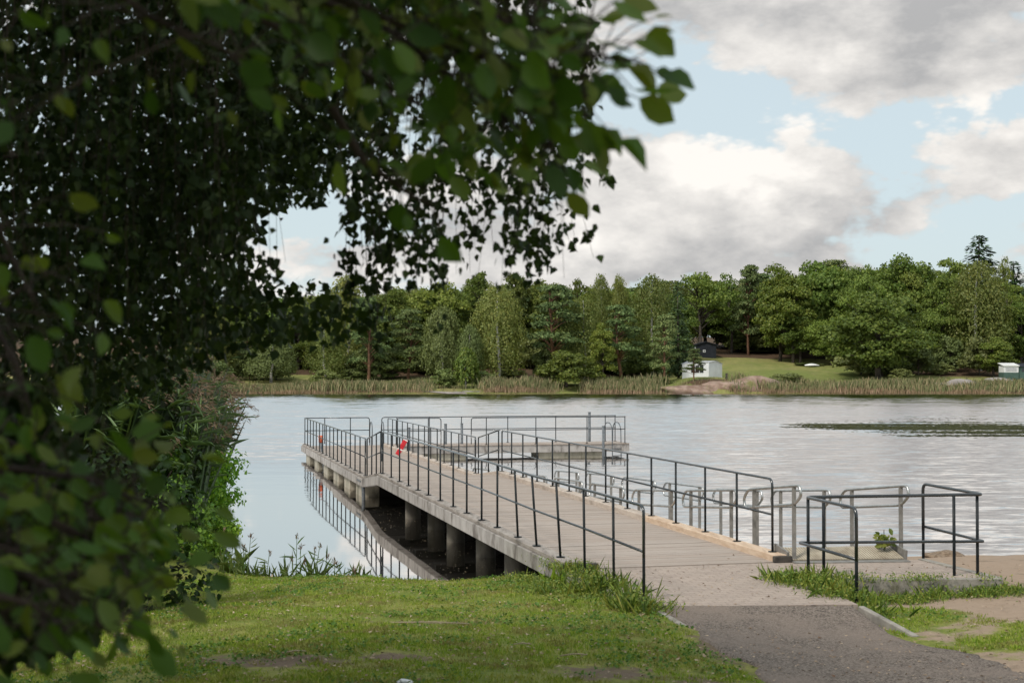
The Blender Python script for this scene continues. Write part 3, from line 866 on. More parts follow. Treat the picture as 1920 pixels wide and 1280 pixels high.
# gangway, left
posts = [(PL(d, -.03, ZK + (ZKF - ZK) * (d - D1) / (D2 - D1)), PL(d, -.03, TN + (1.62 - TN) * (d - D1) / (D2 - D1))) for d in (35.85, 36.6, 37.4, 38.25)]
railing('short sloping dark railing on the left of the hinged gangway section', [PL(35.85, -.03, TN), PL(38.25, -.03, 1.63)], posts, None, mids=[PL(35.85, -.03, TM - .02), PL(38.25, -.03, 1.12)])
# floating span, left
dl = list(np.linspace(38.6, 55.05, 17))
posts = [(PL(d, -.03, ZKF), PL(d, -.03, 1.61)) for d in dl]
railing('dark railing along the left side of the floating far section', [PL(38.55, -.03, ZKF + .3), PL(38.55, -.03, 1.625), PL(55.1, -.03, 1.625)], posts, None, mids=[PL(38.6, -.03, 1.13), PL(55.05, -.03, 1.13)])
# right side of near span
rd = [20.2, 21.45, 22.7, 24.0, 25.2, 26.5, 27.8, 29.1, 30.3, 31.6, 32.9, 34.2, 35.3, 36.3]
posts = [(PL(d - .72, W + .01, ZK), PL(d - .72, W + .01, TN - .01)) for d in rd]
posts[0] = (posts[0][0], PL(20.2 - .72, W + .01, TN - .1))
top = [PL(19.48, W + .01, 1.2), PL(19.48, W + .01, TN), PL(35.58, W + .01, TN), PL(35.58, W + .01, 1.2)]
railing('long dark steel railing on the right edge of the pier, beside the bathing ramp', top, posts, None, mids=[PL(19.48, W + .01, TM), PL(35.58, W + .01, TM)])
posts = [(PL(d, W + .01, ZK + (ZKF - ZK) * (d - D1) / (D2 - D1)), PL(d, W + .01, TN + (1.62 - TN) * (d - D1) / (D2 - D1))) for d in (35.95, 37.1, 38.3)]
railing('short sloping dark railing on the right of the hinged gangway section', [PL(35.9, W + .01, TN), PL(38.3, W + .01, 1.63)], posts, None, mids=[PL(35.9, W + .01, TM), PL(38.3, W + .01, 1.12)])
dl = list(np.linspace(38.7, 54.0, 15))
posts = [(PL(d, W + .01, ZKF), PL(d, W + .01, 1.61)) for d in dl]
railing('dark railing along the right side of the floating far section', [PL(38.65, W + .01, ZKF + .3), PL(38.65, W + .01, 1.625), PL(54.0, W + .01, 1.625), PL(54.0, W + .01, .95)], posts, None, mids=[PL(38.7, W + .01, 1.13), PL(54, W + .01, 1.13)])
# far end, back side
def brail(label, s0, s1, back, ss, round0, round1, ztop=1.62, zf=.575):
    top = [BL(s0, back, ztop), BL(s1, back, ztop)]
    if round0: top = [BL(s0, back, zf + .02)] + top
    if round1: top = top + [BL(s1, back, zf + .02)]
    posts = [(BL(s, back, zf), BL(s, back, ztop - .005)) for s in ss]
    railing(label, top, posts, None, mids=[BL(s0, back, 1.13), BL(s1, back, 1.13)])
brail('short dark railing across the far left end of the pier', 0.0, 2.5, 0, (.75, 1.75), False, True, zf=.62)
brail('long dark railing on the lake side of the far cross platform', 3.0, 12.65, .1, (3.6, 4.9, 6.2, 8.1, 10.1, 12.2, 12.62), True, False)
brail('short round-ended dark railing on the near side of the cross platform', 3.35, 5.1, -1.3, (3.4, 4.6), True, True)
brail('dark railing on the near side of the cross platform, right of the gap', 6.3, 12.6, -1.3, (6.9, 8.9, 11.0, 12.58), True, False)

# black guard railing round the corner of the landing
H1 = 1.83; H2 = 1.24
cor1 = Vector((3.80, 18.45, 0)); cor2 = Vector((6.16, 18.62, 0)); endA = Vector((4.10, 16.98, 0)); endB = Vector((5.84, 20.25, 0))
def zz(p, z): return Vector((p.x, p.y, z))
top = [zz(endA, 1.2), zz(endA, H1), zz(cor1, H1), zz(cor2, H1 + .02), zz(endB, H1 + .03), zz(endB, 1.2)]
mids = [zz(endA, H2 - .02), zz(Vector((3.72, 18.47, 0)), H2), zz(cor2, H2), zz(endB, H2 + .02)]
pp = [(endA, .55, H1 - .1), (Vector((3.83, 18.44, 0)), .7, H1), (Vector((4.03, 18.44, 0)), .7, H1), (Vector((5.76, 18.58, 0)), .55, H1 + .01), (Vector((6.09, 18.66, 0)), .6, H1 + .01), (endB, .6, H1 - .07)]
posts = [(zz(p, a), zz(p, b)) for p, a, b in pp]
railing('black three-sided guard railing with pointed corners on the right wing of the landing', top, posts, None, mids=mids, r=.021, base_plates=False)

# ------------------------------------------------------------------ bathing ramp and its steel handrails
ramp = root_at('bathing_ramp', (4.8, 20.0, .5), 'beige ribbed metal bathing ramp sloping into the lake beside the pier', 'ramp')
A_ = Vector((3.88, 19.90, 0)); B_ = Vector((5.52, 20.06, 0)); along = AX
mb = MB()
nr = 44
for i in range(nr):                 # ribbed threshold plate
    u0 = i / nr; u1 = (i + .62) / nr
    p0 = A_.lerp(B_, u0); p1 = A_.lerp(B_, u1)
    q0 = p0 + along * .42; q1 = p1 + along * .42
    mb.hexa([zz(p0, .80), zz(p1, .80), zz(q1, .90), zz(q0, .90), zz(p0, .835), zz(p1, .835), zz(q1, .955), zz(q0, .955)])
M['grate'] = pmat('ribbed_plate', (0.36, 0.305, 0.225), (0.44, 0.38, 0.29), 5, 0.6, metal=.1, c3=(0.27, 0.22, 0.16), s3=3)
M['grate_low'] = pmat('plate_groove', (0.15, 0.13, 0.10), (0.20, 0.17, 0.13), 5, 0.7)
mb.build('rib', M['grate'], ramp); ramp.children[-1]['kind'] = 'stuff' if False else 'thing'
mb = MB(); q0 = A_ + along * .42; q1 = B_ + along * .42
mb.hexa([zz(A_, .74), zz(B_, .74), zz(q1, .80), zz(q0, .80), zz(A_, .825), zz(B_, .825), zz(q1, .94), zz(q0, .94)])
mb.build('threshold_plate', M['grate_low'], ramp)
mb = MB(); mb.bar(zz(A_, .79) - along * .10, zz(B_, .79) - along * .10, .20, .05); mb.build('front_strip', M['flatbar'], ramp)
mb = MB(); e0 = A_ + along * 8.5; e1 = B_ + along * 8.5
mb.hexa([zz(q0, .84), zz(q1, .84), zz(e1, -.35), zz(e0, -.35), zz(q0, .90), zz(q1, .90), zz(e1, -.29), zz(e0, -.29)])
mb.build('ramp_floor', M['grate_low'], ramp)
for (u, s) in ((.0, -1), (1.0, 1)):
    p = A_.lerp(B_, u) + BX * (.03 * s)
    mb = MB(); mb.bar(zz(p, .86), zz(p + along * .45, .93), .03, .16); mb.build('side_plate', M['flatbar'], ramp)

ZT = ([19.0, 19.9, 21.6, 26.2, 33.9, 39.3, 44], [1.90, 1.87, 1.66, 1.25, .99, .73, .6])
ORD = ['first', 'second', 'third', 'fourth', 'fifth', 'sixth', 'seventh', 'eighth']
def hrow(c0, mods, side):
    for i, (d0, d1) in enumerate(mods):
        def pt(d, dz=0): return Vector((c0 - .245 * d, d, float(np.interp(d, *ZT)) + dz))
        gap = .27
        k = .16
        loop = [pt(d0, 0), pt(d1 - k, 0), pt(d1, -.13), pt(d1 - .05, -gap), pt(d0 + k, -gap), pt(d0 - .05, -.14)]
        if i == 0: lab = 'stainless loop handrail nearest the landing, %s row of the bathing ramp' % side
        else: lab = '%s stainless loop handrail from the landing in the %s row of the bathing ramp' % (ORD[i], side)
        r = root_at('handrail', pt(d0, -1.0), lab, 'handrail', 'looped steel handrails of the bathing ramp')
        mb = MB(); mb.tube(fillet(loop, .12, 5, True), .0215, 10, closed=True); mb.build('loop', M['steel'], r, smooth=True)
        for d in (d0 + .18, d1 - .38):
            p = pt(d, -.01); zb = min(p.z - 1.02, .6) if i else p.z - 1.08
            mb = MB(); mb.bar(zz(p + BX * .0, zb), p, .055, .03, up=(0, 1, 0)); mb.build('post', M['flatbar'], r)
mods = [(19.75, 21.65), (21.95, 24.2), (24.55, 26.8), (27.3, 29.5), (30.0, 32.2), (32.8, 35.0), (35.6, 37.8), (38.4, 40.6)]
hrow(8.826, mods, 'pier-side')
mods = [(20.1, 22.1), (22.45, 24.6), (25.0, 27.2), (27.7, 29.9), (30.4, 32.6), (33.2, 35.4), (36, 38.2)]
hrow(10.50, mods, 'outer')

# ------------------------------------------------------------------ things on the pier
def ladder(label, base, across, out, ztop, zbot, w=.45):
    r = root_at('swim_ladder', base, label, 'ladder')
    a = Vector(across).normalized(); o_ = Vector(out).normalized(); b = Vector(base)
    for s in (-1, 1):
        p = b + a * (w / 2 * s)
        pts = [zz(p - o_ * .62, b.z), zz(p - o_ * .60, ztop - .2), zz(p - o_ * .45, ztop), zz(p - o_ * .12, ztop), zz(p + o_ * .05, ztop - .22), zz(p + o_ * .09, zbot)]
        mb = MB(); mb.tube(fillet(pts, .2, 5), .02, 8); mb.build('side_rail', M['galv'], r, smooth=True)
    for k in range(4):
        z = .35 - .28 * k
        mb = MB(); mb.bar(zz(b - a * w / 2 + o_ * .09, z), zz(b + a * w / 2 + o_ * .09, z), .08, .025); mb.build('rung', M['galv'], r)
ladder('grey hooped swimming ladder at the far left corner of the pier', BL(2.75, .02, .58), BX, AX, 1.45, -.7)
ladder('grey hooped swimming ladder on the right end of the cross platform', BL(12.2, -1.3, .58), AX * .4 + BX, -AX + BX * .2, 1.38, -.6)
for (px, ptop, lab, zb, dd, r) in ((835.5, 795, 'left of two short grey mooring posts at the gap in the platform railing', -.6, 55.9, .055), (866, 794, 'right of two short grey mooring posts at the gap in the platform railing', -.6, 56.1, .05),
                             (1105, 773, 'tall grey guide post rising above the cross platform railing', -.6, 58.0, .055), (1131, 799, 'grey guide post in front of the cross platform, near its right end', -.6, 56.0, .05),
                             (766.5, 802, 'grey guide post beside the red rescue board on the floating section', -.6, 52.0, .06)):
    x, y, z = at(px, ptop, dd)
    r_ = root_at('guide_post', (x, y, 0), lab, 'post', 'grey guide posts of the floating pier')
    mb = MB(); mb.tube([(x, y, zb), (x, y, z)], r, 12); mb.build('tube', M['galv'], r_, smooth=True)
    mb = MB(); mb.tube([(x, y, z), (x, y, z + .02)], r * 1.15, 12); mb.build('cap', M['galv'], r_)
# rescue board, red with white bands
x0 = Vector(at(745, 852, 48.6)); x1 = Vector(at(763, 821, 48.6))
rb = root_at('rescue_board', x0, 'red rescue board with white bands leaning on the inner railing of the floating section', 'rescue board')
mb = MB(); mb.bar(x0, x1, .16, .05, up=(0, 1, 0)); mb.build('board', M['red'], rb, bevel=.02)
for u in (.30, .86):
    mb = MB(); p = x0.lerp(x1, u); q_ = x0.lerp(x1, u + .06); mb.bar(p, q_, .165, .056, up=(0, 1, 0)); mb.build('band', M['white_plastic'], rb)
# boat hook with orange head
hk = root_at('rescue_pole', at(607, 872, 50.5), 'grey rescue pole with an orange head hanging outside the left railing of the far section', 'rescue pole')
mb = MB(); mb.tube([at(611, 890, 49.6), at(607, 866, 49.8), at(604, 842, 50), at(602, 828, 50.1)], .05, 10); mb.build('pole', M['galv'], hk, smooth=True)
mb = MB(); mb.tube([at(602, 829, 50.1), at(601.5, 816, 50.1)], .075, 10); mb.build('head', M['orange'], hk, smooth=True)


# ------------------------------------------------------------------ trees of the far shore
def crown_broad(rng, H, R, zb, nl=46, per=150, leaf=.42, flat=1.0):
    cz = (zb + H) / 2; hz = (H - zb) / 2
    d = rdir(nl, rng); rad = rng.uniform(.25, .86, (nl, 1)) ** .6
    c = d * rad * np.array([R, R, hz * .92]) + np.array([0, 0, cz])
    # heavier middle, narrower top
    taper = np.clip(1.12 - .40 * ((c[:, 2] - zb) / (H - zb)), .5, 1.1)
    c[:, :2] *= taper[:, None]
    lr = rng.uniform(.16, .34, nl) * R
    P = []; N = []
    for i in range(nl):
        k = int(per * (lr[i] / (R * .25)) ** 1.6)
        dd = rdir(k, rng); dd[:, 2] = np.abs(dd[:, 2]) * .9 - .25 * rng.random(k); dd = unit(dd)
        rr = lr[i] * rng.uniform(.55, 1.12, (k, 1))
        P.append(c[i] + dd * rr * np.array([1, 1, .72 * flat])); N.append(dd)
    P = np.concatenate(P); N = np.concatenate(N)
    n = unit(N + .75 * rdir(len(P), rng))
    ax = np.cross(n, rdir(len(P), rng))
    return leaves(P, ax, n, leaf * rng.uniform(.6, 1.3, len(P)), 'quad', .85), c


def crown_birch(rng, H, R, zb, ns=260, leaf=.30):
    parts = []
    z = zb + (H - zb) * rng.random(ns) ** .85
    u = (z - zb) / (H - zb)
    env = R * np.sqrt(np.clip(1 - u ** 3.0, .03, 1)) * (.55 + .45 * np.minimum(u * 3 + .35, 1))
    a = rng.uniform(0, 2 * np.pi, ns); r = env * rng.uniform(.15, 1, ns) ** .6
    L = rng.uniform(.8, 2.7, ns) * np.clip(1.15 - u * .6, .4, 1)
    P = []
    for i in range(ns):
        k = int(10 * L[i]) + 5
        t = rng.random(k)
        base = np.array([r[i] * math.cos(a[i]), r[i] * math.sin(a[i]), z[i]])
        p = base + np.stack([rng.normal(0, .16, k) + .25 * t * math.cos(a[i]), rng.normal(0, .16, k) + .25 * t * math.sin(a[i]), .35 * rng.random(k) - t * L[i]], -1)
        P.append(p)
    P = np.concatenate(P)
    out = unit(np.stack([P[:, 0], P[:, 1], np.full(len(P), R * .5)], -1))
    n = unit(out + .6 * rdir(len(P), rng))
    ax = np.array([0, 0, -1.0]) + .5 * rdir(len(P), rng)
    return leaves(P, ax, n, leaf * rng.uniform(.7, 1.4, len(P)), 'quad', .6), None


def crown_pine(rng, H, R, zb, nb=34, leaf=.34):
    P = []; N = []
    ends = []
    for i in range(nb):
        u = rng.random() ** .8; z = zb + (H - zb) * u
        rr = R * (1.05 - .75 * u) * rng.uniform(.35, 1); a = rng.uniform(0, 2 * np.pi)
        c = np.array([rr * math.cos(a), rr * math.sin(a), z])
        ends.append(c)
        k = 150; s = R * rng.uniform(.2, .38)
        dd = rdir(k, rng); dd[:, 2] = np.abs(dd[:, 2]) - .15
        P.append(c + dd * np.array([s, s, s * .42]) * rng.uniform(.6, 1.1, (k, 1))); N.append(dd)
    P = np.concatenate(P); N = np.concatenate(N)
    n = unit(N + .8 * rdir(len(P), rng)); ax = np.cross(n, rdir(len(P), rng))
    return leaves(P, ax, n, leaf * rng.uniform(.7, 1.4, len(P)), 'quad', .45), np.array(ends)


def crown_spruce(rng, H, R, zb, leaf=.36):
    P = []; A = []; N = []
    z = zb
    while z < H - .1:
        u = (z - zb) / (H - zb); rr = R * (1 - u) ** .85 + .12
        nb = max(5, int(10 * (1 - u * .5)))
        for j in range(nb):
            a = rng.uniform(0, 2 * np.pi); L = rr * rng.uniform(.65, 1.1)
            k = max(5, int(L * 19))
            t = rng.random(k) ** .7
            dx, dy = math.cos(a), math.sin(a)
            droop = -.28 * L * t ** 1.3 + .12 * L * t ** 3
            w = .18 * L * (1 - t) + .08
            P.append(np.stack([dx * L * t + rng.normal(0, 1, k) * w * .6, dy * L * t + rng.normal(0, 1, k) * w * .6, z + droop + rng.normal(0, .07, k)], -1))
            A.append(np.tile([dx, dy, -.35], (k, 1))); N.append(np.tile([dx * .5, dy * .5, .8], (k, 1)))
        z += (.42 if zb < 2 else .24) * (1 - .35 * u)
    P = np.concatenate(P); A = np.concatenate(A); N = np.concatenate(N)
    return leaves(P, unit(A + .5 * rdir(len(P), rng)), unit(N + .6 * rdir(len(P), rng)), leaf * rng.uniform(.7, 1.3, len(P)), 'quad', .5), None


def trunk_mb(rng, H, r, limbs=None, zb=2, lean=.25, n=7):
    mb = MB()
    pts = []; x = y = 0
    for i in range(7):
        pts.append((x, y, -.6 + (H + .6) * i / 6)); x += rng.normal(0, lean * .4); y += rng.normal(0, lean * .4)
    mb.tube(pts, r, n, taper=.18)
    if limbs is not None:
        for c in limbs:
            z0 = max(zb * .8, c[2] - rng.uniform(.2, .5) * abs(math.hypot(c[0], c[1])) - .6)
            z0 = min(z0, H * .9)
            u = (z0 + .6) / (H + .6) * 6; i0 = int(min(u, 5)); f = u - i0
            p0 = np.array(pts[i0]) * (1 - f) + np.array(pts[i0 + 1]) * f
            mid = (p0 + c) / 2 + np.array([0, 0, .25])
            mb.tube([p0, mid, c], r * .34, 5, taper=.3)
    return mb


PROTO = {}


def make_proto(kind, var):
    rng = np.random.default_rng(100 + var * 17 + hash(kind) % 1 + len(kind) * 31)
    if kind == 'oak': cr, li = crown_broad(rng, 10, 4.2, .5, 74, 220, .27); tr = trunk_mb(rng, 8.4, .28, li[::3], 1.6); cm, tm = M['lf_oak'], M['bark_far']
    elif kind == 'ash': cr, li = crown_broad(rng, 10, 2.7, 1.2, 50, 190, .23); tr = trunk_mb(rng, 8.8, .20, li[::3], 2); cm, tm = M['lf_oak'], M['bark_far']
    elif kind == 'light': cr, li = crown_broad(rng, 10, 3.4, .4, 62, 200, .26); tr = trunk_mb(rng, 8.2, .22, li[::3], 1); cm, tm = M['lf_light'], M['bark_far']
    elif kind == 'gappy': cr, li = crown_broad(rng, 10, 3.6, 2.4, 34, 95, .30); tr = trunk_mb(rng, 9.0, .26, li, 2.4); cm, tm = M['lf_oak'], M['bark_far']
    elif kind == 'birch': cr, li = crown_birch(rng, 10, 2.3, 2.0, 480, .19); tr = trunk_mb(rng, 9.6, .17, None); cm, tm = M['lf_birch'], M['bark_birch']
    elif kind == 'weeping': cr, li = crown_birch(rng, 10, 3.0, 2.4, 560, .25); tr = trunk_mb(rng, 9.0, .2, None); cm, tm = M['lf_willow'], M['bark_birch']
    elif kind == 'pine': cr, li = crown_pine(rng, 10, 2.5, 2.6, 44, .30); tr = trunk_mb(rng, 9.7, .19, li, 2.6); cm, tm = M['lf_pine'], M['bark_pine']
    elif kind == 'spruce': cr, li = crown_spruce(rng, 10, 2.0, .8, .34); tr = trunk_mb(rng, 9.6, .16, None, lean=.05); cm, tm = M['lf_spruce'], M['bark_far']
    elif kind == 'fir': cr, li = crown_spruce(rng, 10, 1.5, 4.5, .26); tr = trunk_mb(rng, 9.8, .16, None, lean=.03); cm, tm = M['lf_spruce'], M['bark_far']
    elif kind == 'shrub': cr, li = crown_broad(rng, 10, 6.5, -.5, 40, 110, .75); tr = trunk_mb(rng, 5, .3, li[::4], .5); cm, tm = M['lf_willow'], M['bark_far']
    elif kind == 'alder': cr, li = crown_broad(rng, 10, 6.0, -.8, 56, 130, .55); tr = trunk_mb(rng, 6, .3, li[::3], .5); cm, tm = M['lf_oak'], M['bark_far']
    elif kind == 'sapling': cr, li = crown_birch(rng, 10, 2.6, 3.2, 150, .55); tr = trunk_mb(rng, 9.2, .2, None); cm, tm = M['lf_light'], M['bark_birch']
    V, Fs = cr
    c = fast('crown', V, Fs, cm)
    t = tr.build('trunk', tm, smooth=True)
    for o in (c, t): COL.objects.unlink(o)
    PROTO[(kind, var)] = (c, t)


NAMES = {'oak': 'oak_tree', 'ash': 'broadleaf_tree', 'light': 'maple_tree', 'gappy': 'broadleaf_tree', 'birch': 'birch_tree', 'weeping': 'weeping_birch', 'pine': 'pine_tree', 'spruce': 'spruce_tree',
         'fir': 'fir_tree', 'shrub': 'shore_shrub', 'alder': 'alder_bush', 'sapling': 'sapling'}
CATS = {'shrub': 'shrub', 'alder': 'shrub'}
RAD = {'oak': 4.2, 'ash': 2.7, 'light': 3.4, 'gappy': 3.6, 'birch': 2.3, 'weeping': 3.0, 'pine': 2.5, 'spruce': 2.0, 'fir': 1.5, 'shrub': 6.5, 'alder': 6.0, 'sapling': 2.6}
TR = random.Random(5)


def plant(kind, px, ptop, wpx, d, label, group=None, zbase=None, var=None):
    """A tree whose crown top shows at row ptop and whose crown is wpx photo pixels wide, standing d metres away."""
    var = TR.randint(0, 2) if var is None else var
    if (kind, var) not in PROTO: make_proto(kind, var)
    c, t = PROTO[(kind, var)]
    x = wx(px, d); zb = float(fz(np.array([x]), np.array([float(d)]))[0]) if zbase is None else zbase
    H = max(wz(ptop, d) - zb, .5)
    Wm = wpx / F * d / 2 * (1.22 if kind in ('birch', 'ash', 'pine') else 1.1)
    root = thing(NAMES[kind], (x, d, zb - .1), label, CATS.get(kind, 'tree'), group)
    root.rotation_euler = (0, 0, TR.uniform(0, 6.28))
    sx = Wm / RAD[kind] * .97
    root.scale = (sx, sx, H / 10)
    for src in (c, t):
        o = src.copy(); COL.objects.link(o); o.parent = root
    return root


FR = [  # kind, px, top, width px, distance, label
    ('birch', 398, 585, 80, 224, 'pale green birch at the far left of the wood, just beyond the reeds'),
    ('weeping', 508, 628, 95, 222, 'rounded blue-green weeping tree left of the small grass clearing'),
    ('pine', 470, 600, 60, 228, 'dark pine with bare lower branches behind the weeping tree on the left'),
    ('oak', 440, 560, 120, 236, 'dark oak half hidden by the hanging birch leaves at the far left'),
    ('oak', 560, 575, 110, 246, 'dark oak at the back of the small grass clearing'),
    ('birch', 612, 590, 70, 226, 'green birch right of the small grass clearing'),
    ('shrub', 608, 692, 60, 220, 'bright green shrub on the right edge of the small clearing'),
    ('birch', 650, 515, 90, 238, 'tall birch whose thin top shows behind the hanging leaves'),
    ('pine', 690, 560, 80, 224, 'pine with a grey trunk among reeds below the hanging leaves'),
    ('oak', 730, 535, 110, 242, 'round oak behind the hanging leaf strands in the middle'),
    ('pine', 765, 580, 70, 228, 'pine with a long bare reddish trunk left of the pale weeping birch'),
    ('weeping', 830, 572, 78, 224, 'pale yellow-green weeping birch above the rounded willow shrub'),
    ('oak', 815, 517, 130, 248, 'broad dark oak rising behind the pale weeping birch'),
    ('weeping', 880, 608, 56, 222, 'small weeping birch just right of the pale larger one'),
    ('sapling', 874, 648, 44, 215, 'slim young tree with a pale stem on the flat shore rock'),
    ('shrub', 835, 690, 58, 216.5, 'rounded pale willow shrub left of the slim young tree'),
    ('shrub', 905, 694, 46, 217, 'low loose willow shrub right of the slim young tree'),
    ('ash', 900, 498, 70, 252, 'tall open-topped tree, first to break the skyline right of the hanging leaves'),
    ('birch', 932, 535, 95, 226, 'tall birch with several white stems behind the green reeds'),
    ('ash', 966, 501, 52, 246, 'narrow tree poking above the skyline behind the white-stemmed birch'),
    ('oak', 1020, 517, 120, 250, 'broad green oak on the skyline left of the tall pine'),
    ('pine', 1045, 535, 105, 228, 'large blue-green pine with a reddish trunk above the dark shore bush'),
    ('birch', 1092, 556, 80, 230, 'birch with a thin white stem between the large pine and the lime-green tree'),
    ('gappy', 1085, 512, 56, 256, 'sparse thin-topped tree on the skyline above the white-stemmed birch'),
    ('alder', 1062, 655, 120, 215, 'dark broad bush hanging over the water in front of the large pine'),
    ('light', 1131, 598, 56, 223, 'lime-green rounded maple in the middle of the far shore'),
    ('birch', 1126, 513, 46, 244, 'narrow brownish birch top, left one of two on the skyline'),
    ('birch', 1161, 516, 42, 244, 'narrow green birch top, right one of two on the skyline'),
    ('pine', 1166, 572, 85, 227, 'dark pine right of the lime-green maple'),
    ('oak', 1190, 545, 90, 246, 'green oak behind the dark pine and the birches left of the white hut'),
    ('birch', 1222, 515, 85, 234, 'tall birch with fine white branches left of the spruce'),
    ('spruce', 1272, 525, 66, 226, 'tall dark spruce close behind the white hut'),
    ('pine', 1246, 592, 60, 220, 'slender brownish pine just left of the white hut'),
    ('pine', 1301, 654, 36, 215.5, 'small dark pine growing in front of the white hut'),
    ('oak', 1322, 525, 110, 300, 'dark oak seen in the gap straight behind the black house'),
    ('gappy', 1312, 497, 105, 276, 'tall dark open tree behind the black house'),
    ('gappy', 1372, 508, 80, 282, 'dark gappy tree with sky showing through, right of the black house'),
    ('pine', 1404, 500, 60, 278, 'dark pine with a tufted top between the gappy trees and the pale broad tree'),
    ('light', 1462, 492, 105, 266, 'pale green tall tree at the left corner of the leafy right-hand wood'),
    ('oak', 1532, 474, 150, 272, 'large domed oak at the back of the far lawn'),
    ('oak', 1500, 560, 90, 262, 'dark lower oak at the back edge of the far lawn'),
    ('oak', 1560, 585, 90, 256, 'mid-height oak just left of the biggest shoreside tree'),
    ('oak', 1648, 540, 190, 229, 'biggest shoreside tree, a wide dark green oak reaching down to the reeds'),
    ('oak', 1612, 492, 120, 266, 'olive oak on the skyline above the biggest shoreside tree, left one'),
    ('oak', 1690, 470, 150, 262, 'olive oak on the skyline above the biggest shoreside tree, highest one'),
    ('ash', 1782, 472, 80, 258, 'dark green pointed broadleaf tree left of the lone fir top'),
    ('oak', 1765, 560, 90, 246, 'green oak between the biggest shoreside tree and the yellowish birch'),
    ('fir', 1837, 438, 105, 272, 'lone fir whose dark tip stands highest on the whole skyline'),
    ('birch', 1838, 488, 105, 243, 'big yellowish birch with white stems below the lone fir'),
    ('light', 1862, 626, 82, 232, 'small yellow-green maple left of the white and green cabin'),
    ('gappy', 1880, 476, 44, 262, 'thin bare-topped tree right of the lone fir'),
    ('fir', 1903, 486, 80, 268, 'smaller fir near the right edge of the photo'),
    ('oak', 1915, 560, 90, 246, 'dark oak at the right edge above the cabin'),
    ('shrub', 1690, 690, 50, 221, 'grey-green shore shrub at the right foot of the biggest shoreside tree'),
    ('shrub', 1478, 697, 70, 217, 'grey-green bush standing in the reeds below the far lawn'),
    ('shrub', 1520, 678, 60, 258, 'low bramble bush at the back of the far lawn'),
    ('shrub', 1760, 680, 60, 235, 'dark low bush at the wood edge left of the small maple'),
    ('shrub', 1240, 705, 50, 217, 'green shrub on the rock left of the white hut'),
    ('shrub', 1420, 655, 90, 285, 'dark undergrowth bush behind the far lawn'),
    ('shrub', 950, 690, 70, 232, 'dark shrub under the white-stemmed birch'),
    ('shrub', 660, 690, 60, 226, 'dark shrub beside the pine trunks below the hanging leaves'),
    ('shrub', 405, 672, 70, 219, 'bright shrub at the water edge beyond the brown reed plumes'),
]
for (k, px, tp, w, d, lab) in FR:
    plant(k, px, tp, w, d, lab)
# rows further back: nothing in the photo tells these apart
for i in range(125):
    px = 330 + 1640 * (i + TR.random()) / 125
    if 1300 < px < 1338: continue
    d = TR.uniform(290, 312) if 1282 < px < 1430 else TR.uniform(262, 312) if 1290 < px < 1600 else TR.uniform(246, 300)
    base = np.interp(px, [330, 640, 900, 1150, 1290, 1440, 1540, 1700, 1800, 1970], [560, 540, 520, 530, 530, 515, 490, 486, 505, 520])
    kind = TR.choice(['oak', 'oak', 'oak', 'ash', 'light', 'birch', 'pine'])
    tp = base + TR.uniform(-4, 26)
    plant(kind, px, tp, TR.uniform(70, 120) * (.8 if kind in ('birch', 'pine', 'spruce', 'ash') else 1), d,
          'dark green tree deep in the far wood, behind the front row', 'trees deep in the far wood')
for i in range(64):
    px = 350 + 1600 * (i + TR.random()) / 64
    d = TR.uniform(282, 300) if 1300 < px < 1580 else TR.uniform(228, 262)
    if 520 < px < 605: d = 250
    if 1285 < px < 1360: continue
    x = wx(px, d); zb = float(fz(np.array([x]), np.array([d]))[0])
    plant('shrub', px, HOR - (zb + TR.uniform(2.5, 6.5) - EYE) * F / d, TR.uniform(60, 110), d,
          'dark undergrowth bush between the trunks of the far wood', 'undergrowth of the far wood')

# ------------------------------------------------------------------ far shore: reeds, rocks, huts
def reeds(name, spans, n, d0, d1, h, mat, label, seed, colour=None, w=.12):
    rng = np.random.default_rng(seed)
    P = []
    tot = sum(b - a for a, b, *_ in spans)
    for (a, b, dens, hh) in spans:
        k = int(n * (b - a) / tot * dens)
        px = rng.uniform(a, b, k) + rng.normal(0, 9, k); d = rng.uniform(d0, d1, k)
        x = (px - 960) / F * d
        hgt = h * hh * (.30 + 1.1 * fbm(x * .16, d * .2, seed, 5) ** 1.2) * rng.uniform(.65, 1.1, k)
        zz_ = np.maximum(fz(x, d), -.1)
        P.append((np.stack([x, d, zz_], -1), hgt))
    pos = np.concatenate([p for p, _ in P]); hgt = np.concatenate([q for _, q in P])
    ax = np.stack([rng.normal(.06, .13, len(pos)), rng.normal(0, .13, len(pos)), np.ones(len(pos))], -1)
    nr = np.stack([rng.normal(0, .6, len(pos)), -np.ones(len(pos)), rng.normal(0, .3, len(pos))], -1)
    V, Fs = leaves(pos, ax, nr, hgt, 'lance', w * 6)
    o = fast(name, V, Fs, mat)
    return tag(o, label, 'reeds', kind='stuff')


SP = [(380, 800, 1.0, .9), (905, 1040, 1.0, 1.0), (1095, 1235, 1.0, .95), (1376, 1400, 1.0, 1.0), (1425, 2000, 1.1, 1.05), (1235, 1425, .12, .4), (800, 905, .15, .5)]
reeds('far_reeds', SP, 15000, 210.2, 215.5, 1.9, M['reed_far'], 'band of green and straw reeds along the far waterline', 3, w=.10)
M['reed_straw'] = leafmat('straw_reed_blades', [(0.22, 0.18, 0.09), (0.32, 0.25, 0.14), (0.40, 0.30, 0.19)], .15, .7, .2, .1)
reeds('straw_reeds', SP, 8000, 209.6, 211.6, .95, M['reed_straw'], 'straw-coloured reed stalks at the very edge of the far water', 4, w=.10)


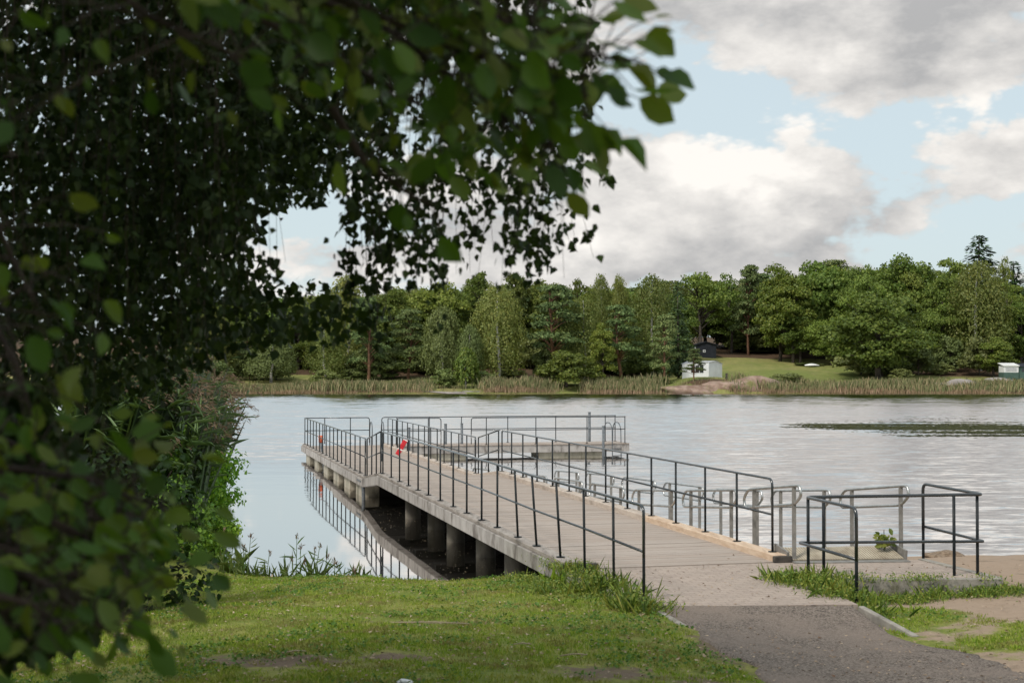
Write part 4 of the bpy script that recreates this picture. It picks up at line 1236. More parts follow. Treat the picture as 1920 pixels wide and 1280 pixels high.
def boulder(label, c, s, seed, name='rock', sub=4, mat=None):
    rng = np.random.default_rng(seed)
    import bmesh
    bm = bmesh.new(); bmesh.ops.create_icosphere(bm, subdivisions=sub, radius=1)
    ph = rng.uniform(0, 9, 3)
    for v in bm.verts:
        p = v.co
        f = 1 + .22 * math.sin(p.x * 3 + ph[0]) * math.sin(p.y * 2.6 + ph[1]) + .12 * math.sin(p.z * 5 + p.x * 4 + ph[2]) + .05 * math.sin(p.x * 11 + p.y * 9)
        v.co = Vector((p.x * f * s[0], p.y * f * s[1], p.z * f * s[2]))
    me = bpy.data.meshes.new(name); bm.to_mesh(me); bm.free()
    me.polygons.foreach_set('use_smooth', [True] * len(me.polygons))
    o = bpy.data.objects.new(name, me); COL.objects.link(o); o.location = c
    me.materials.append(mat or M['rock'])
    return tag(o, label, 'rock')


boulder('flat grey rock slab at the far waterline under the slim young tree', (wx(852, 212), 212, .05), (5.0, 2.0, .42), 1)
boulder('pinkish rock slab sloping into the water below the white hut', (wx(1300, 212), 212.3, .2), (6.0, 2.4, 1.0), 2, mat=M['rock_brown'])
boulder('brown rock hump right of the white hut', (wx(1392, 214), 213.2, .5), (6.0, 2.4, 1.75), 3, mat=M['rock_brown'])
boulder('grey rock among the straw reeds at the far right', (wx(1785, 214), 214, .5), (3.2, 1.8, 1.6), 4)
boulder('low grey rock in front of the white and green cabin', (wx(1870, 219), 219, 1.2), (4.0, 2.0, 1.0), 5)
boulder('low mauve rock half sunk in the ground left of the brown rock hump', (wx(1345, 213), 212.6, .4), (5.0, 2.0, 1.2), 6, mat=M['rock_brown'])

# white hut with windows and a low gable
hx0, hx1, hx2 = 1279, 1329, 1354
dh = 220.0
zb = wz(709, dh)
hut = root_at('white_hut', (wx(1315, dh), dh + 2, zb), 'low white hut with dark windows on the shore rock, a small pine before it', 'hut')
c0 = Vector((wx(hx0, dh + 1.2), dh + 1.2, zb - .5)); c1 = Vector((wx(hx1, dh), dh, zb - .5)); c2 = Vector((wx(hx2, dh + 2.2), dh + 2.2, zb - .5)); c3 = c0 + (c2 - c1)
H_ = 2.55
mb = MB()
up = lambda p, h: Vector((p.x, p.y, zb + h))
m12 = (c1 + c2) / 2; m03 = (c0 + c3) / 2
V_ = [c0, c1, c2, c3, up(c0, H_ - .35), up(c1, H_ - .1), up(c2, H_ - .35), up(c3, H_ - .35), up(m12, H_ + .08), up(m03, H_ + .08)]
mb.add(V_, [(0, 1, 5, 4), (1, 2, 6, 8, 5), (2, 3, 7, 6), (3, 0, 4, 9, 7), (3, 2, 1, 0)])
mb.build('wall', M['white'], hut)
mb = MB()
e = (c1 - c0).normalized() * .15
def slab4(mb, p, th):
    mb.hexa([*p, *[q + Vector((0, 0, th)) for q in p]])
slab4(mb, [up(c0, H_ - .34) - e, up(c1, H_ - .09) + e, up(m12, H_ + .09) + e, up(m03, H_ + .09) - e], .07)
slab4(mb, [up(m03, H_ + .09) - e, up(m12, H_ + .09) + e, up(c2, H_ - .34) + e, up(c3, H_ - .34) - e], .07)
mb.build('roof', M['grey_roof'], hut)
nrm = (c1 - c0).cross(Vector((0, 0, 1))).normalized()
for (u0, u1) in ((.34, .48), (.50, .64), (.66, .80)):
    a = c0.lerp(c1, u0) + nrm * .02; b = c0.lerp(c1, u1) + nrm * .02
    mb = MB(); mb.hexa([up(a, .85), up(b, .85), up(b, .85) - nrm * .04, up(a, .85) - nrm * .04, up(a, 1.95), up(b, 1.95), up(b, 1.95) - nrm * .04, up(a, 1.95) - nrm * .04])
    w_ = mb.build('window', M['glass'], hut)
n2 = (c2 - c1).cross(Vector((0, 0, 1))).normalized()
a = c0.lerp(c1, .60) + nrm * .03; b = c0.lerp(c1, .97) + nrm * .03
mb = MB(); mb.bar(up(a, 2.42), up(b, 2.5), .06, .18); mb.build('fascia_board', M['grey_roof'], hut)

# black house with a small white-framed window
db = 268.0; zb2 = float(fz(np.array([wx(1323, db)]), np.array([db]))[0])
bh = root_at('black_house', (wx(1323, db), db + 3, zb2), 'small black wooden house with one white-framed window under dark trees', 'house')
xa, xb = wx(1305, db), wx(1343, db); zt = wz(646, db); zr = wz(641, db)
mb = MB(); xm = (xa + xb) / 2
mb.add([(xa, db, zb2 - 1), (xb, db, zb2 - 1), (xb, db + 6, zb2 - 1), (xa, db + 6, zb2 - 1), (xa, db, zt), (xb, db, zt), (xb, db + 6, zt), (xa, db + 6, zt), (xm, db, zr), (xm, db + 6, zr)],
       [(0, 1, 5, 8, 4), (1, 2, 6, 5), (2, 3, 7, 9, 6), (3, 0, 4, 7), (3, 2, 1, 0)])
mb.build('wall', M['black_boards'], bh)
mb = MB()
slab4(mb, [Vector((xa - .3, db - .3, zt - .12)), Vector((xm, db - .3, zr + .02)), Vector((xm, db + 6.3, zr + .02)), Vector((xa - .3, db + 6.3, zt - .12))], .12)
slab4(mb, [Vector((xm, db - .3, zr + .02)), Vector((xb + .3, db - .3, zt - .12)), Vector((xb + .3, db + 6.3, zt - .12)), Vector((xm, db + 6.3, zr + .02))], .12)
mb.build('roof', M['black_boards'], bh)
xw = wx(1320.5, db); zw = wz(658, db)
mb = MB(); mb.box(xw - .24, xw + .24, db - .06, db - .02, zw - .24, zw + .24); fr_ = mb.build('window', M['white'], bh)
fr_['_org'] = bh['_org']; mb = MB(); mb.box(xw - .12, xw + .12, db - .08, db - .062, zw - .12, zw + .12); mb.build('pane', M['glass'], fr_); del fr_['_org']
mb = MB(); mb.box(xa - .25, xa - .02, db - .05, db + .1, wz(660, db), wz(651, db)); mb.build('shutter', M['grey_roof'], bh)

# right: cabin white over green, with a dark neighbour
dc = 226.0; zc = wz(705, dc)
cb = root_at('shore_cabin', (wx(1896, dc), dc + 2, zc), 'small cabin, white above and green below, at the right edge of the far shore', 'cabin')
xa, xb = wx(1882, dc), wx(1910, dc)
mb = MB(); mb.box(xa, xb, dc, dc + 2.4, zc - 1, wz(698, dc)); mb.build('base', M['green_boards'], cb)
mb = MB(); mb.box(xa + .02, xb - .02, dc + .02, dc + 2.38, wz(698, dc), wz(686, dc)); mb.build('wall', M['white'], cb)
mb = MB()
slab4(mb, [Vector((xa - .12, dc - .15, wz(686, dc))), Vector((xb + .1, dc - .15, wz(686, dc))), Vector((xb + .1, dc + 2.5, wz(681, dc))), Vector((xa - .12, dc + 2.5, wz(681, dc)))], .10)
mb.build('roof', M['white_plastic'], cb)
mb = MB(); mb.box(xa + .3, xb - .35, dc - .01, dc + .015, wz(696, dc), wz(689, dc)); mb.build('window', M['grey_roof'], cb)
xa2, xb2 = wx(1911, dc), wx(1945, dc)
cb = root_at('grey_shed', (wx(1925, dc), dc + 2, zc), 'dark grey shed beside the white and green cabin, cut by the photo edge', 'shed')
mb = MB(); mb.box(xa2 + .05, xb2, dc + .3, dc + 3, zc - 1, wz(688, dc)); mb.build('wall', M['green_boards'], cb)
mb = MB(); slab4(mb, [Vector((xa2, dc + .1, wz(688, dc))), Vector((xb2, dc + .1, wz(688, dc))), Vector((xb2, dc + 3.1, wz(682, dc))), Vector((xa2, dc + 3.1, wz(682, dc)))], .1); mb.build('roof', M['black_boards'], cb)
mb = MB(); mb.box(xa2 + .5, xa2 + 1.1, dc + .28, dc + .3, wz(697, dc), wz(690, dc)); mb.build('window', M['glass'], cb)
# boat-shaped stand-in for white items in the brambles behind the lawn
bx_, by_ = wx(1522, 254), 254.0; bz_ = wz(684, 254)
bo = MB(); k = 12
for s in range(1):
    rings = []
    for i in range(9):
        u = i / 8; wdt = .55 * math.sin(math.pi * min(max(u, .04), .96)) ** .6
        rings.append([(bx_ - 1.3 + 2.6 * u, by_ + wdt * math.cos(math.pi * j / 8), bz_ - .1 + .36 * (wdt / .55) * math.sin(math.pi * j / 8)) for j in range(9)])
    vs = [p for r in rings for p in r]
    bo.add(vs, [(i * 9 + j, (i + 1) * 9 + j, (i + 1) * 9 + j + 1, i * 9 + j + 1) for i in range(8) for j in range(8)])
o = bo.build('white_object', M['white_plastic'], smooth=True); tag(o, 'small white object half hidden by brambles at the back of the far lawn', 'object')
bd = 217.0; bx0 = wx(1362.5, bd); bz0 = wz(707, bd)
bn = root_at('litter_bin', (bx0, bd, bz0), 'small dark litter bin on the turf right of the white hut', 'bin')
mb = MB(); mb.tube([(bx0, bd, bz0 - .4), (bx0, bd, bz0 + .55)], .2, 12); mb.build('body', M['rubber'], bn)
mb = MB(); mb.tube([(bx0, bd, bz0 + .552), (bx0, bd, bz0 + .62)], .23, 12, taper=.7); mb.build('lid', M['rubber'], bn)

# ------------------------------------------------------------------ near bank: turf, weeds, reeds, shrub
def in_land(x, y):
    return ((x > 1.45 - (y - 16.16) * .2636) & (x < 3.98) & (y > 16.1) & (y < 21)) | ((x > 3.6) & (x < 6.3) & (y > 18.2) & (y < 20.3))


rng = np.random.default_rng(77)
N = 330000
y = rng.uniform(8.5, 23.2, N)
x = rng.uniform(-1, 1, N) * .40 * y
l, r = path_edges(y)
S = shore(x)
ok = (y < S - .12) & ~((x > l - .02) & (x < r + .02) & (y < 16.3)) & ~in_land(x, y)
sd = sandness(x, y) + (fbm(x * 3, y * 3, 41) - .5) * .9
br = bareness(x, y) + (fbm(x * 5, y * 5, 42) - .5) * 1.5 + rng.normal(0, .07, N)
ok &= (sd < .42) & (br < .44)
ok &= rng.random(N) < np.clip(1.25 - (y - 8.5) / 30, .5, 1)
ok &= (fbm(x * 2.2, y * 2.2, 44) + rng.normal(0, .12, N)) > .37
x = x[ok]; y = y[ok]; n = len(x)
tall = fbm(x * .8, y * .8, 45)
edge = np.clip(1 - (shore(x) - y) / 1.2, 0, 1) * (x < -1.2)
h = (.018 + .034 * tall + .08 * edge * rng.random(n)) * rng.uniform(.6, 1.4, n)
pos = np.stack([x, y, gz(x, y) - .004], -1)
ax = np.stack([rng.normal(0, .5, n), rng.normal(0, .5, n), np.ones(n)], -1)
nr = np.stack([rng.normal(0, 1, n), rng.normal(-.6, 1, n), rng.normal(0, .3, n)], -1)
V, Fs = leaves(pos, ax, nr, h, 'lance', 1.6)
o = fast('lawn_grass', V, Fs, M['turf']); tag(o, 'short green lawn grass with worn patches on the near bank', 'grass', kind='stuff')

n = 9000
y2 = rng.uniform(9, 22, n); x2 = rng.uniform(-1, 1, n) * .38 * y2
l, r = path_edges(y2)
ok = (y2 < shore(x2) - .2) & ~((x2 > l - .05) & (x2 < r + .05) & (y2 < 16.3)) & ~in_land(x2, y2) & (sandness(x2, y2) < .4) & (fbm(x2 * 1.1, y2 * 1.1, 61) + rng.normal(0, .04, n) > .55)
x2, y2 = x2[ok], y2[ok]; n = len(x2)
pos = np.repeat(np.stack([x2, y2, gz(x2, y2) + .012], -1), 5, 0); n = len(pos); pos[:, :2] += rng.normal(0, .03, (n, 2)); pos[:, 2] += rng.uniform(0, .03, n)
V, Fs = leaves(pos, np.stack([rng.normal(0, 1, n), rng.normal(0, 1, n), rng.normal(.2, .3, n)], -1), np.stack([rng.normal(0, .5, n), rng.normal(-.2, .5, n), np.ones(n)], -1), rng.uniform(.015, .04, n), 'round', 1.2)
o = fast('clover', V, Fs, M['clover']); tag(o, 'dark clover and small herbs in clumps among the lawn grass', 'grass', kind='stuff')
# clover and litter on the turf
n = 5200
y = rng.uniform(8.6, 22, n); x = rng.uniform(-1, 1, n) * .38 * y
ok = (y < shore(x) - .2)
x, y = x[ok], y[ok]; n = len(x)
pos = np.stack([x, y, np.where(in_land(x, y), .803, gz(x, y) + .026)], -1)
ax = np.stack([rng.normal(0, 1, n), rng.normal(0, 1, n), rng.normal(0, .1, n)], -1)
nr = np.stack([rng.normal(0, .25, n), rng.normal(0, .25, n), np.ones(n)], -1)
V, Fs = leaves(pos, ax, nr, rng.uniform(.015, .05, n), 'birch', .7)
o = fast('fallen_leaves', V, Fs, M['straw']); tag(o, 'dry brown and straw leaf bits scattered over lawn, path and landing', 'litter', kind='stuff')
boulder('white stone lying in the grass at the bottom edge of the photo', at(760, 1268, 10.3)[:2] + (float(gz(*at(760, 1268, 10.3)[:2])) + .03,), (.06, .05, .025), 9, 'stone', 2, M['white'])
for (pa, pb, d, lab) in (((735, 1148), (880, 1158), 14.2, 'pale dry reed stalk lying across the lawn, farther one'), ((530, 1218), (575, 1200), 11.9, 'short pale stick on the lawn near the bare earth patch'),
                         ((960, 1198), (995, 1190), 12.6, 'curved pale twig in the grass below the pier'), ((1050, 1220), (1100, 1214), 11.8, 'straight dry twig in the grass near the path')):
    a = Vector(at(*pa, d)); b = Vector(at(*pb, d)); a.z = float(gz(a.x, a.y)) + .03; b.z = float(gz(b.x, b.y)) + .035
    mid = (a + b) / 2 + Vector((.01, .03, .006))
    mb = MB(); mb.tube([a, mid, b], .006, 6); o = mb.build('twig', M['straw'], smooth=True); tag(o, lab, 'twig')
M['mound'] = pmat('mound_of_sand', (0.13, 0.09, 0.06), (0.27, 0.20, 0.14), 18, .95, .8, 60)
# sand mound by the water
o = boulder('low brown mound of sand and weed at the water edge right of the guard railing', (wx(1770, 25.3), 25.3, .12), (.42, .3, .14), 12, 'sand_mound', 4, M['mound'])


def tuft(x, y, z, n, h, spread, rng, kind='lance', wid=1.0, lean=.5):
    pos = np.stack([x + rng.normal(0, spread, n), y + rng.normal(0, spread, n), np.full(n, z)], -1)
    ax = np.stack([rng.normal(0, lean, n), rng.normal(0, lean, n), np.ones(n)], -1)
    nr = np.stack([rng.normal(0, 1, n), rng.normal(0, 1, n), rng.normal(0, .4, n)], -1)
    return leaves(pos, ax, nr, h * rng.uniform(.5, 1.2, n), kind, wid)


# weeds round the railing posts
def weed_patch(label, pts, seed, per=26, h=.16, wide=.3, name='weeds'):
    rg = np.random.default_rng(seed); parts = []
    for (x, y, s) in pts:
        z = float(gz(x, y)) - .01
        if in_land(np.array([x]), np.array([y]))[0]: z = .79
        parts.append(tuft(x, y, z, per * 2, h * s, .15, rg, 'lance', .5, .6))
        k = per * 3
        pos = np.stack([x + rg.normal(0, .14, k), y + rg.normal(0, .14, k), z + h * s * rg.uniform(.1, .85, k)], -1)
        nr = np.stack([rg.normal(0, .6, k), rg.normal(-.3, .6, k), np.ones(k)], -1)
        parts.append(leaves(pos, rdir(k, rg) * np.array([1, 1, .4]), nr, rg.uniform(.015, .042, k), 'birch', .8))
    V, Fs = join(parts)
    o = fast(name, V, Fs, M['weed']); tag(o, label, 'weeds', kind='stuff')
    return o


rg = np.random.default_rng(5)
pts = []
for i in range(95):
    d = rg.uniform(15.9, 20.3); t = rg.uniform(-1.0, .0) * (1 if d > 16.6 else .6)
    p = PL(d, t * rg.uniform(.4, 1), 0)
    pts.append((p.x + .02, p.y, rg.choice([.35, .6, .9, 1.4], p=[.3, .35, .25, .1]) * (1.2 if t > -.5 else .7)))
weed_patch('mound of green weeds and grass round the left railing posts beside the landing', pts, 1)
pts = []
for i in range(110):
    u = rg.random()
    x = 3.75 + u * 2.6; y = 18.04 + rg.normal(0, .10)
    pts.append((x, y, rg.choice([.3, .6, 1.0, 1.7], p=[.35, .3, .25, .1])))
for i in range(55):
    u = rg.random(); x = 3.55 + .55 * u + rg.normal(0, .10); y = 18.3 - 1.9 * u
    pts.append((x, y, rg.choice([.3, .6, 1.0, 1.6], p=[.3, .35, .25, .1])))
weed_patch('strip of green weeds along the foot of the black guard railing', pts, 2, 24, .14)
pts = [(6.3 + rg.uniform(0, .5), 17.9 + rg.normal(0, .2), rg.uniform(.4, .9)) for i in range(12)]
weed_patch('small patch of weeds at the right corner of the paved wing', pts, 3, 20, .12)
# sword leaves and yellowing dock beside the abutment
rg = np.random.default_rng(8)
V, Fs = tuft(.62, 19.0, .45, 16, .48, .05, rg, 'lance', 1.3, .22)
o = fast('iris_plant', V, Fs, M['lf_shrub']); tag(o, 'clump of upright sword-shaped leaves beside the pier abutment', 'plant')
V, Fs = tuft(.28, 19.5, .42, 14, .26, .08, rg, 'round', .8, .5)
o = fast('dock_plant', V, Fs, M['lf_light']); tag(o, 'broad-leaved yellowing plant under the pier edge beside the sword leaves', 'plant')
# small maple seedling in the ramp
sd_ = root_at('maple_seedling', (wx(1655, 20.3), 20.3, .8), 'young leafy seedling growing up by the ribbed ramp plate', 'plant')
mb = MB(); xx = wx(1655, 20.3); mb.tube([(xx, 20.3, .75), (xx + .01, 20.3, 1.0), (xx + .005, 20.3, 1.2)], .006, 6); mb.build('stem', M['twig'], sd_)
n = 44; pos = np.stack([xx + rg.normal(0, .06, n), 20.3 + rg.normal(0, .05, n), rg.uniform(.95, 1.14, n)], -1)
V, Fs = leaves(pos, np.stack([rg.normal(0, 1, n), rg.normal(0, .6, n), rg.normal(.1, .4, n)], -1), np.stack([rg.normal(0, .3, n), -np.ones(n), rg.normal(.6, .3, n)], -1), rg.uniform(.07, .12, n), 'round', 1.0)
fast('foliage', V, Fs, M['lf_light'], sd_, (xx, 20.3, .8))

# water-edge grasses standing before the lake on the left
rg = np.random.default_rng(21); parts = []; heads = []
for i in range(60):
    px = rg.uniform(405, 640) if i < 46 else rg.uniform(640, 720)
    x = wx(px, 23); yb = float(shore(np.array([x]))[0]) - rg.uniform(.05, .5); z = float(gz(x, yb)) - .02
    parts.append(tuft(x, yb, z, 10, rg.choice([.1, .18, .3, .5], p=[.35, .35, .2, .1]), .09, rg, 'lance', .4, .5))
M['sedge'] = leafmat('bank_sedge_blades', [(0.06, 0.11, 0.02), (0.09, 0.15, 0.03), (0.13, 0.17, 0.05)], .3, .5, .3, .05)
V, Fs = join(parts); o = fast('bank_grass', V, Fs, M['sedge']); tag(o, 'long grass fringe on the near water edge', 'grass', kind='stuff')
for i, (px, ptop, db_) in enumerate([(448, 1010, 22.6), (462, 1020, 22.9), (567, 1018, 22.4), (595, 1016, 22.3), (592, 1022, 22.5), (632, 1045, 22.2), (436, 1005, 23.2), (540, 1040, 22.5), (470, 1000, 22.8), (505, 1030, 22.6), (612, 1035, 22.2), (648, 1050, 22.1), (560, 1000, 22.4), (580, 1045, 22.3), (425, 990, 23.4), (668, 1062, 22.0)]):
    x = wx(px, db_); zb_ = float(gz(x, db_ - .2)) - .05; zt_ = wz(ptop, db_)
    r_ = root_at('reed_stem', (x, db_ - .2, zb_), 'single tall grass stem with a drooping seed head at the near water edge', 'plant', 'tall grass stems at the near water edge')
    mb = MB(); dx = rg.normal(0, .05)
    mb.tube([(x, db_ - .2, zb_), (x + dx * .4, db_ - .2, (zb_ + zt_) / 2), (x + dx, db_ - .2, zt_)], .008, 5, taper=.5); mb.build('stem', M['sedge'], r_)
    k = 5; tt = rg.uniform(.25, .8, k)
    pos = np.stack([x + dx * tt, np.full(k, db_ - .2), zb_ + (zt_ - zb_) * tt], -1)
    V, Fs = leaves(pos, np.stack([rg.normal(0, 1, k), rg.normal(0, .5, k), np.full(k, .5)], -1), rdir(k, rg), rg.uniform(.12, .28, k), 'lance', .8)
    fast('foliage', V, Fs, M['sedge'], r_, (x, db_ - .2, zb_))
    k = 16; tt = rg.random(k)
    pos = np.stack([x + dx + rg.normal(0, .012, k), db_ - .2 + rg.normal(0, .012, k), zt_ - .10 * tt + .01], -1)
    V, Fs = leaves(pos, np.stack([rg.normal(0, .4, k), rg.normal(0, .4, k), np.ones(k)], -1), rdir(k, rg), rg.uniform(.03, .06, k), 'lance', 2.6)
    fast('seed_head', V, Fs, M['plume'], r_, (x, db_ - .2, zb_))
# floating scraps in the dark water under the pier
n = 1500
dd = rg.uniform(22.8, 37, n); tt = rg.uniform(-.9, 2.6, n)
pos = np.stack([5.51 - .245 * dd + tt * .9713, dd + tt * .238, np.full(n, .004)], -1)
ok = rg.random(n) < np.clip(fbm(pos[:, 0] * 1.5, pos[:, 1] * .8, 55) * 2 - .5, 0, 1); pos = pos[ok]; n = len(pos)
V, Fs = leaves(pos, np.stack([rg.normal(0, 1, n), rg.normal(0, 1, n), np.zeros(n)], -1), np.tile([0, 0, 1.0], (n, 1)), rg.uniform(.015, .05, n), 'birch', .7)
M['scraps'] = leafmat('floating_scraps', [(0.03, 0.025, 0.015), (0.10, 0.085, 0.05), (0.20, 0.17, 0.10)], .05, .6, .4, 0)
o = fast('floating_leaves', V, Fs, M['scraps']); tag(o, 'floating leaf scraps on the dark water under the pier', 'litter', kind='stuff')

n = 90000
py = 780 + 46 * rg.random(n); px = rg.uniform(1440, 2250, n)
dd = EYE * F / (py - HOR); xx_ = (px - 960) / F * dd
mid = 797 + np.clip((px - 1480) / 440, 0, 1.4) * 8
env = np.exp(-((py - mid) / (3.2 + 9.5 * np.clip((px - 1470) / 260, .1, 1))) ** 2) * np.clip((px - 1455) / 60, 0, 1) * np.clip((2250 - px) / 150, 0, 1)
ok = (fbm(xx_ * .05, dd * .8, 81, 5) * 1.0 + env * .42 + rg.normal(0, .10, n) > .86) & (env > .1)
xx_, dd = xx_[ok], dd[ok]; n = len(dd)
pos = np.stack([xx_, dd, np.full(n, .012)], -1)
V, Fs = leaves(pos, np.stack([rg.normal(0, 1, n), rg.normal(0, 1, n), rg.normal(.05, .05, n)], -1), np.stack([rg.normal(0, .06, n), rg.normal(0, .06, n), np.ones(n)], -1), rg.uniform(.14, .32, n), 'round', 1.35)
V[:, 2] = np.clip(V[:, 2], .006, .022)
M['pads'] = leafmat('floating_weed_pads', [(0.028, 0.034, 0.010), (0.05, 0.06, 0.018), (0.085, 0.09, 0.035)], .05, .75, .08, 0)
o = fast('floating_weed', V, Fs, M['pads']); tag(o, 'dark olive patch of floating water weed out on the lake at the right', 'water weed', kind='stuff')

# tall reed bed on the left bank
rg = np.random.default_rng(31)
ns = 620
P0 = []; parts = []; pl = []
for i in range(ns):
    d = rg.uniform(25.5, 41); edge = np.interp(d, [24.4, 26.5, 30, 34, 39, 45], [-4.9, -5.6, -6.1, -6.9, -8.1, -9.6])
    x = edge - abs(rg.normal(0, 1.6)) - .32; hgt = rg.uniform(2.2, 3.5) * np.clip(.72 + (edge - x) * .25, .7, 1.05)
    z0 = max(float(gz(x, d)), -.3)
    lx = rg.normal(.16, .13); ly = rg.normal(-.04, .1)
    k = int(rg.integers(9, 14)); t = np.sort(rg.uniform(.22, .98, k))
    cx = x + lx * hgt * t ** 2; cy = d + ly * hgt * t ** 2; cz = z0 + hgt * t
    pos = np.stack([cx, cy, cz], -1)
    a = rg.uniform(0, 2 * np.pi, k)
    ax_ = np.stack([np.cos(a) * .8 + .35, np.sin(a) * .8, rg.uniform(.1, .8, k)], -1)
    parts.append(leaves(pos, ax_, np.stack([rg.normal(0, .3, k), rg.normal(0, .3, k), np.ones(k)], -1), rg.uniform(.28, .52, k), 'lance', .75))
    # stem as a thin blade
    parts.append(leaves(np.array([[x, d, z0]]), np.array([[lx * .7, ly * .7, 1.0]]), np.array([[.2, -1, 0]]), np.array([hgt]), 'lance', .07))
    if rg.random() < .27 or (x > edge - .8 and rg.random() < .45):
        k = 34; t = rg.random(k)
        tip = np.array([x + lx * hgt, d + ly * hgt, z0 + hgt])
        pos = tip + np.stack([.22 * t * (1 if lx > 0 else -1) + rg.normal(0, .045, k), rg.normal(0, .045, k), .12 - .26 * t ** 1.6 + rg.normal(0, .03, k)], -1)
        pl.append(leaves(pos, np.stack([np.full(k, .7), rg.normal(0, .5, k), rg.normal(-.4, .4, k)], -1), rdir(k, rg), rg.uniform(.06, .13, k), 'lance', 1.2))
V, Fs = join(parts); o = fast('tall_reeds', V, Fs, M['reed_near']); tag(o, 'tall green reeds on the left bank', 'reeds', kind='stuff')
V, Fs = join(pl); o = fast('reed_plumes', V, Fs, M['plume']); tag(o, 'brownish plumes topping the tall reeds on the left bank', 'reeds', kind='stuff')


def bush(label, c, s, nl, per, leaf, mat, seed, name, kind='birch', stem_r=.03):
    rg = np.random.default_rng(seed)
    root = root_at(name, (c[0], c[1], float(max(gz(c[0], c[1]), -.1))), label, 'shrub')
    P = []; Nn = []; mb = MB(); base = Vector((c[0], c[1], float(gz(c[0], c[1])) - .1))
    for i in range(nl):
        dd = rdir(1, rg)[0]; cc = np.array(c) + dd * np.array(s) * rg.uniform(.35, .95)
        lr = rg.uniform(.22, .42) * min(s)
        d2 = rdir(per, rg)
        P.append(cc + d2 * lr * rg.uniform(.4, 1.2, (per, 1))); Nn.append(d2)
        mid = (base + Vector(cc)) / 2 + Vector((0, 0, .15)); mb.tube([base, mid, cc], stem_r, 5, taper=.3)
    P = np.concatenate(P); Nn = np.concatenate(Nn)
    n = unit(Nn + .7 * rdir(len(P), rg) + np.array([0, 0, .4])); ax = np.cross(n, rdir(len(P), rg)) + np.array([0, 0, -.3])
    V, Fs = leaves(P, ax, n, leaf * rg.uniform(.6, 1.3, len(P)), kind, .85)
    fast('foliage', V, Fs, mat, root, root['_org'])
    mb.build('stems', M['twig'], root)
    return root


bush('bright green leafy shrub leaning over the water at the edge of the reeds', (wx(385, 28.5), 28.5, 1.15), (.72, .8, 1.05), 40, 150, .085, M['lf_shrub'], 1, 'bank_shrub')
bush('tall bright leafy shrub growing up through the reeds on the left bank', (wx(362, 27), 27, 1.55), (.75, .6, .85), 34, 140, .085, M['lf_shrub'], 9, 'bank_shrub')
bush('low vine-covered shrub hanging to the water below the bright shrub', (wx(392, 26), 26.2, .50), (.5, .6, .5), 24, 120, .08, M['lf_shrub'], 2, 'bank_shrub')
bush('mid-green leafy shrub on the left bank in front of the tall reeds', (wx(318, 24.5), 24.5, .95), (.8, .8, .85), 30, 130, .075, M['lf_shrub2'], 3, 'bank_shrub')
bush('dense dark shrub at the far left below the hanging birch', (wx(170, 17), 17, 1.5), (1.6, 1.2, 1.1), 40, 150, .09, M['lf_near_birch'], 4, 'bank_shrub')

# ------------------------------------------------------------------ foreground trees on the left
def leafset(P, rg, size, kind, mat, name, parent, droop=.6, face=.35, width=1.0):
    n = len(P)
    ax = np.stack([rg.normal(0, .7, n), rg.normal(0, .7, n), rg.normal(-droop, .45, n)], -1)
    nr = np.stack([rg.normal(0, .8, n), rg.normal(-face, .8, n), rg.normal(.35, .6, n)], -1)
    V, Fs = leaves(P, ax, nr, size * rg.uniform(.6, 1.25, n), kind, width)
    return fast(name, V, Fs, mat, parent, parent['_org'])


def inpoly(px, py, poly):
    n = len(poly); inside = np.zeros(len(px), bool); j = n - 1
    for i in range(n):
        xi, yi = poly[i]; xj, yj = poly[j]
        c = ((yi > py) != (yj > py)) & (px < (xj - xi) * (py - yi) / (yj - yi + 1e-9) + xi)
        inside ^= c; j = i
    return inside


def volume(rg, n, poly, d0, d1, gaps=()):
    """Points filling a leafy volume whose outline, seen from the path, is poly."""
    xs_ = [p[0] for p in poly]; ys_ = [p[1] for p in poly]; out = []
    got = 0
    while got < n:
        px = rg.uniform(min(xs_), max(xs_), n * 2); py = rg.uniform(min(ys_), max(ys_), n * 2)
        d = rg.uniform(d0, d1, n * 2)
        ok = inpoly(px + rg.normal(0, 8, n * 2), py + rg.normal(0, 8, n * 2), poly)
        for g in gaps: ok &= ~inpoly(px + rg.normal(0, 9, n * 2), py + rg.normal(0, 9, n * 2), g)
        P = np.stack([(px - 960) / F * d, d, EYE - (py - HOR) / F * d], -1)[ok]
        out.append(P); got += len(P)
    return np.concatenate(out)[:n]


rg = np.random.default_rng(61)
BT = (-4.6, 7.6, 0)
birch = root_at('birch_tree', (BT[0], BT[1], float(gz(BT[0], BT[1]))), 'big overhanging birch at the upper left, its thin leafy twigs hanging before the sky', 'tree')
gap1 = [(495, 390), (560, 372), (610, 372), (640, 400), (625, 520), (590, 522), (540, 500), (505, 470)]
# hanging twigs: (px range, row where they end, depth, count)
strands = []
def hang(x0, x1, bot, n, d0=5.4, d1=7.4, top=-160, jit=55):
    for _ in range(n):
        px = rg.uniform(x0, x1); strands.append((px, top + rg.uniform(-60, 60), np.interp(px, [p[0] for p in bot], [p[1] for p in bot]) + rg.normal(0, jit) - abs(rg.normal(0, jit)), rg.uniform(d0, d1)))
hang(-60, 480, [(-60, 740), (200, 720), (380, 640), (480, 520)], 115, 5.2, 8.6)
hang(300, 500, [(300, 690), (420, 660), (500, 420)], 40, 5.6, 8.0)
hang(480, 660, [(480, 420), (560, 370), (660, 380)], 46, 5.4, 7.8, jit=30)
hang(690, 790, [(690, 640), (740, 640), (790, 540)], 15, 5.6, 7.6)
hang(640, 700, [(640, 480), (700, 600)], 13, 5.6, 7.6)
hang(690, 900, [(690, 470), (790, 520), (830, 520), (900, 520)], 12, 5.6, 7.4)
hang(830, 960, [(830, 500), (880, 540), (930, 440), (960, 400)], 11, 5.6, 7.2)
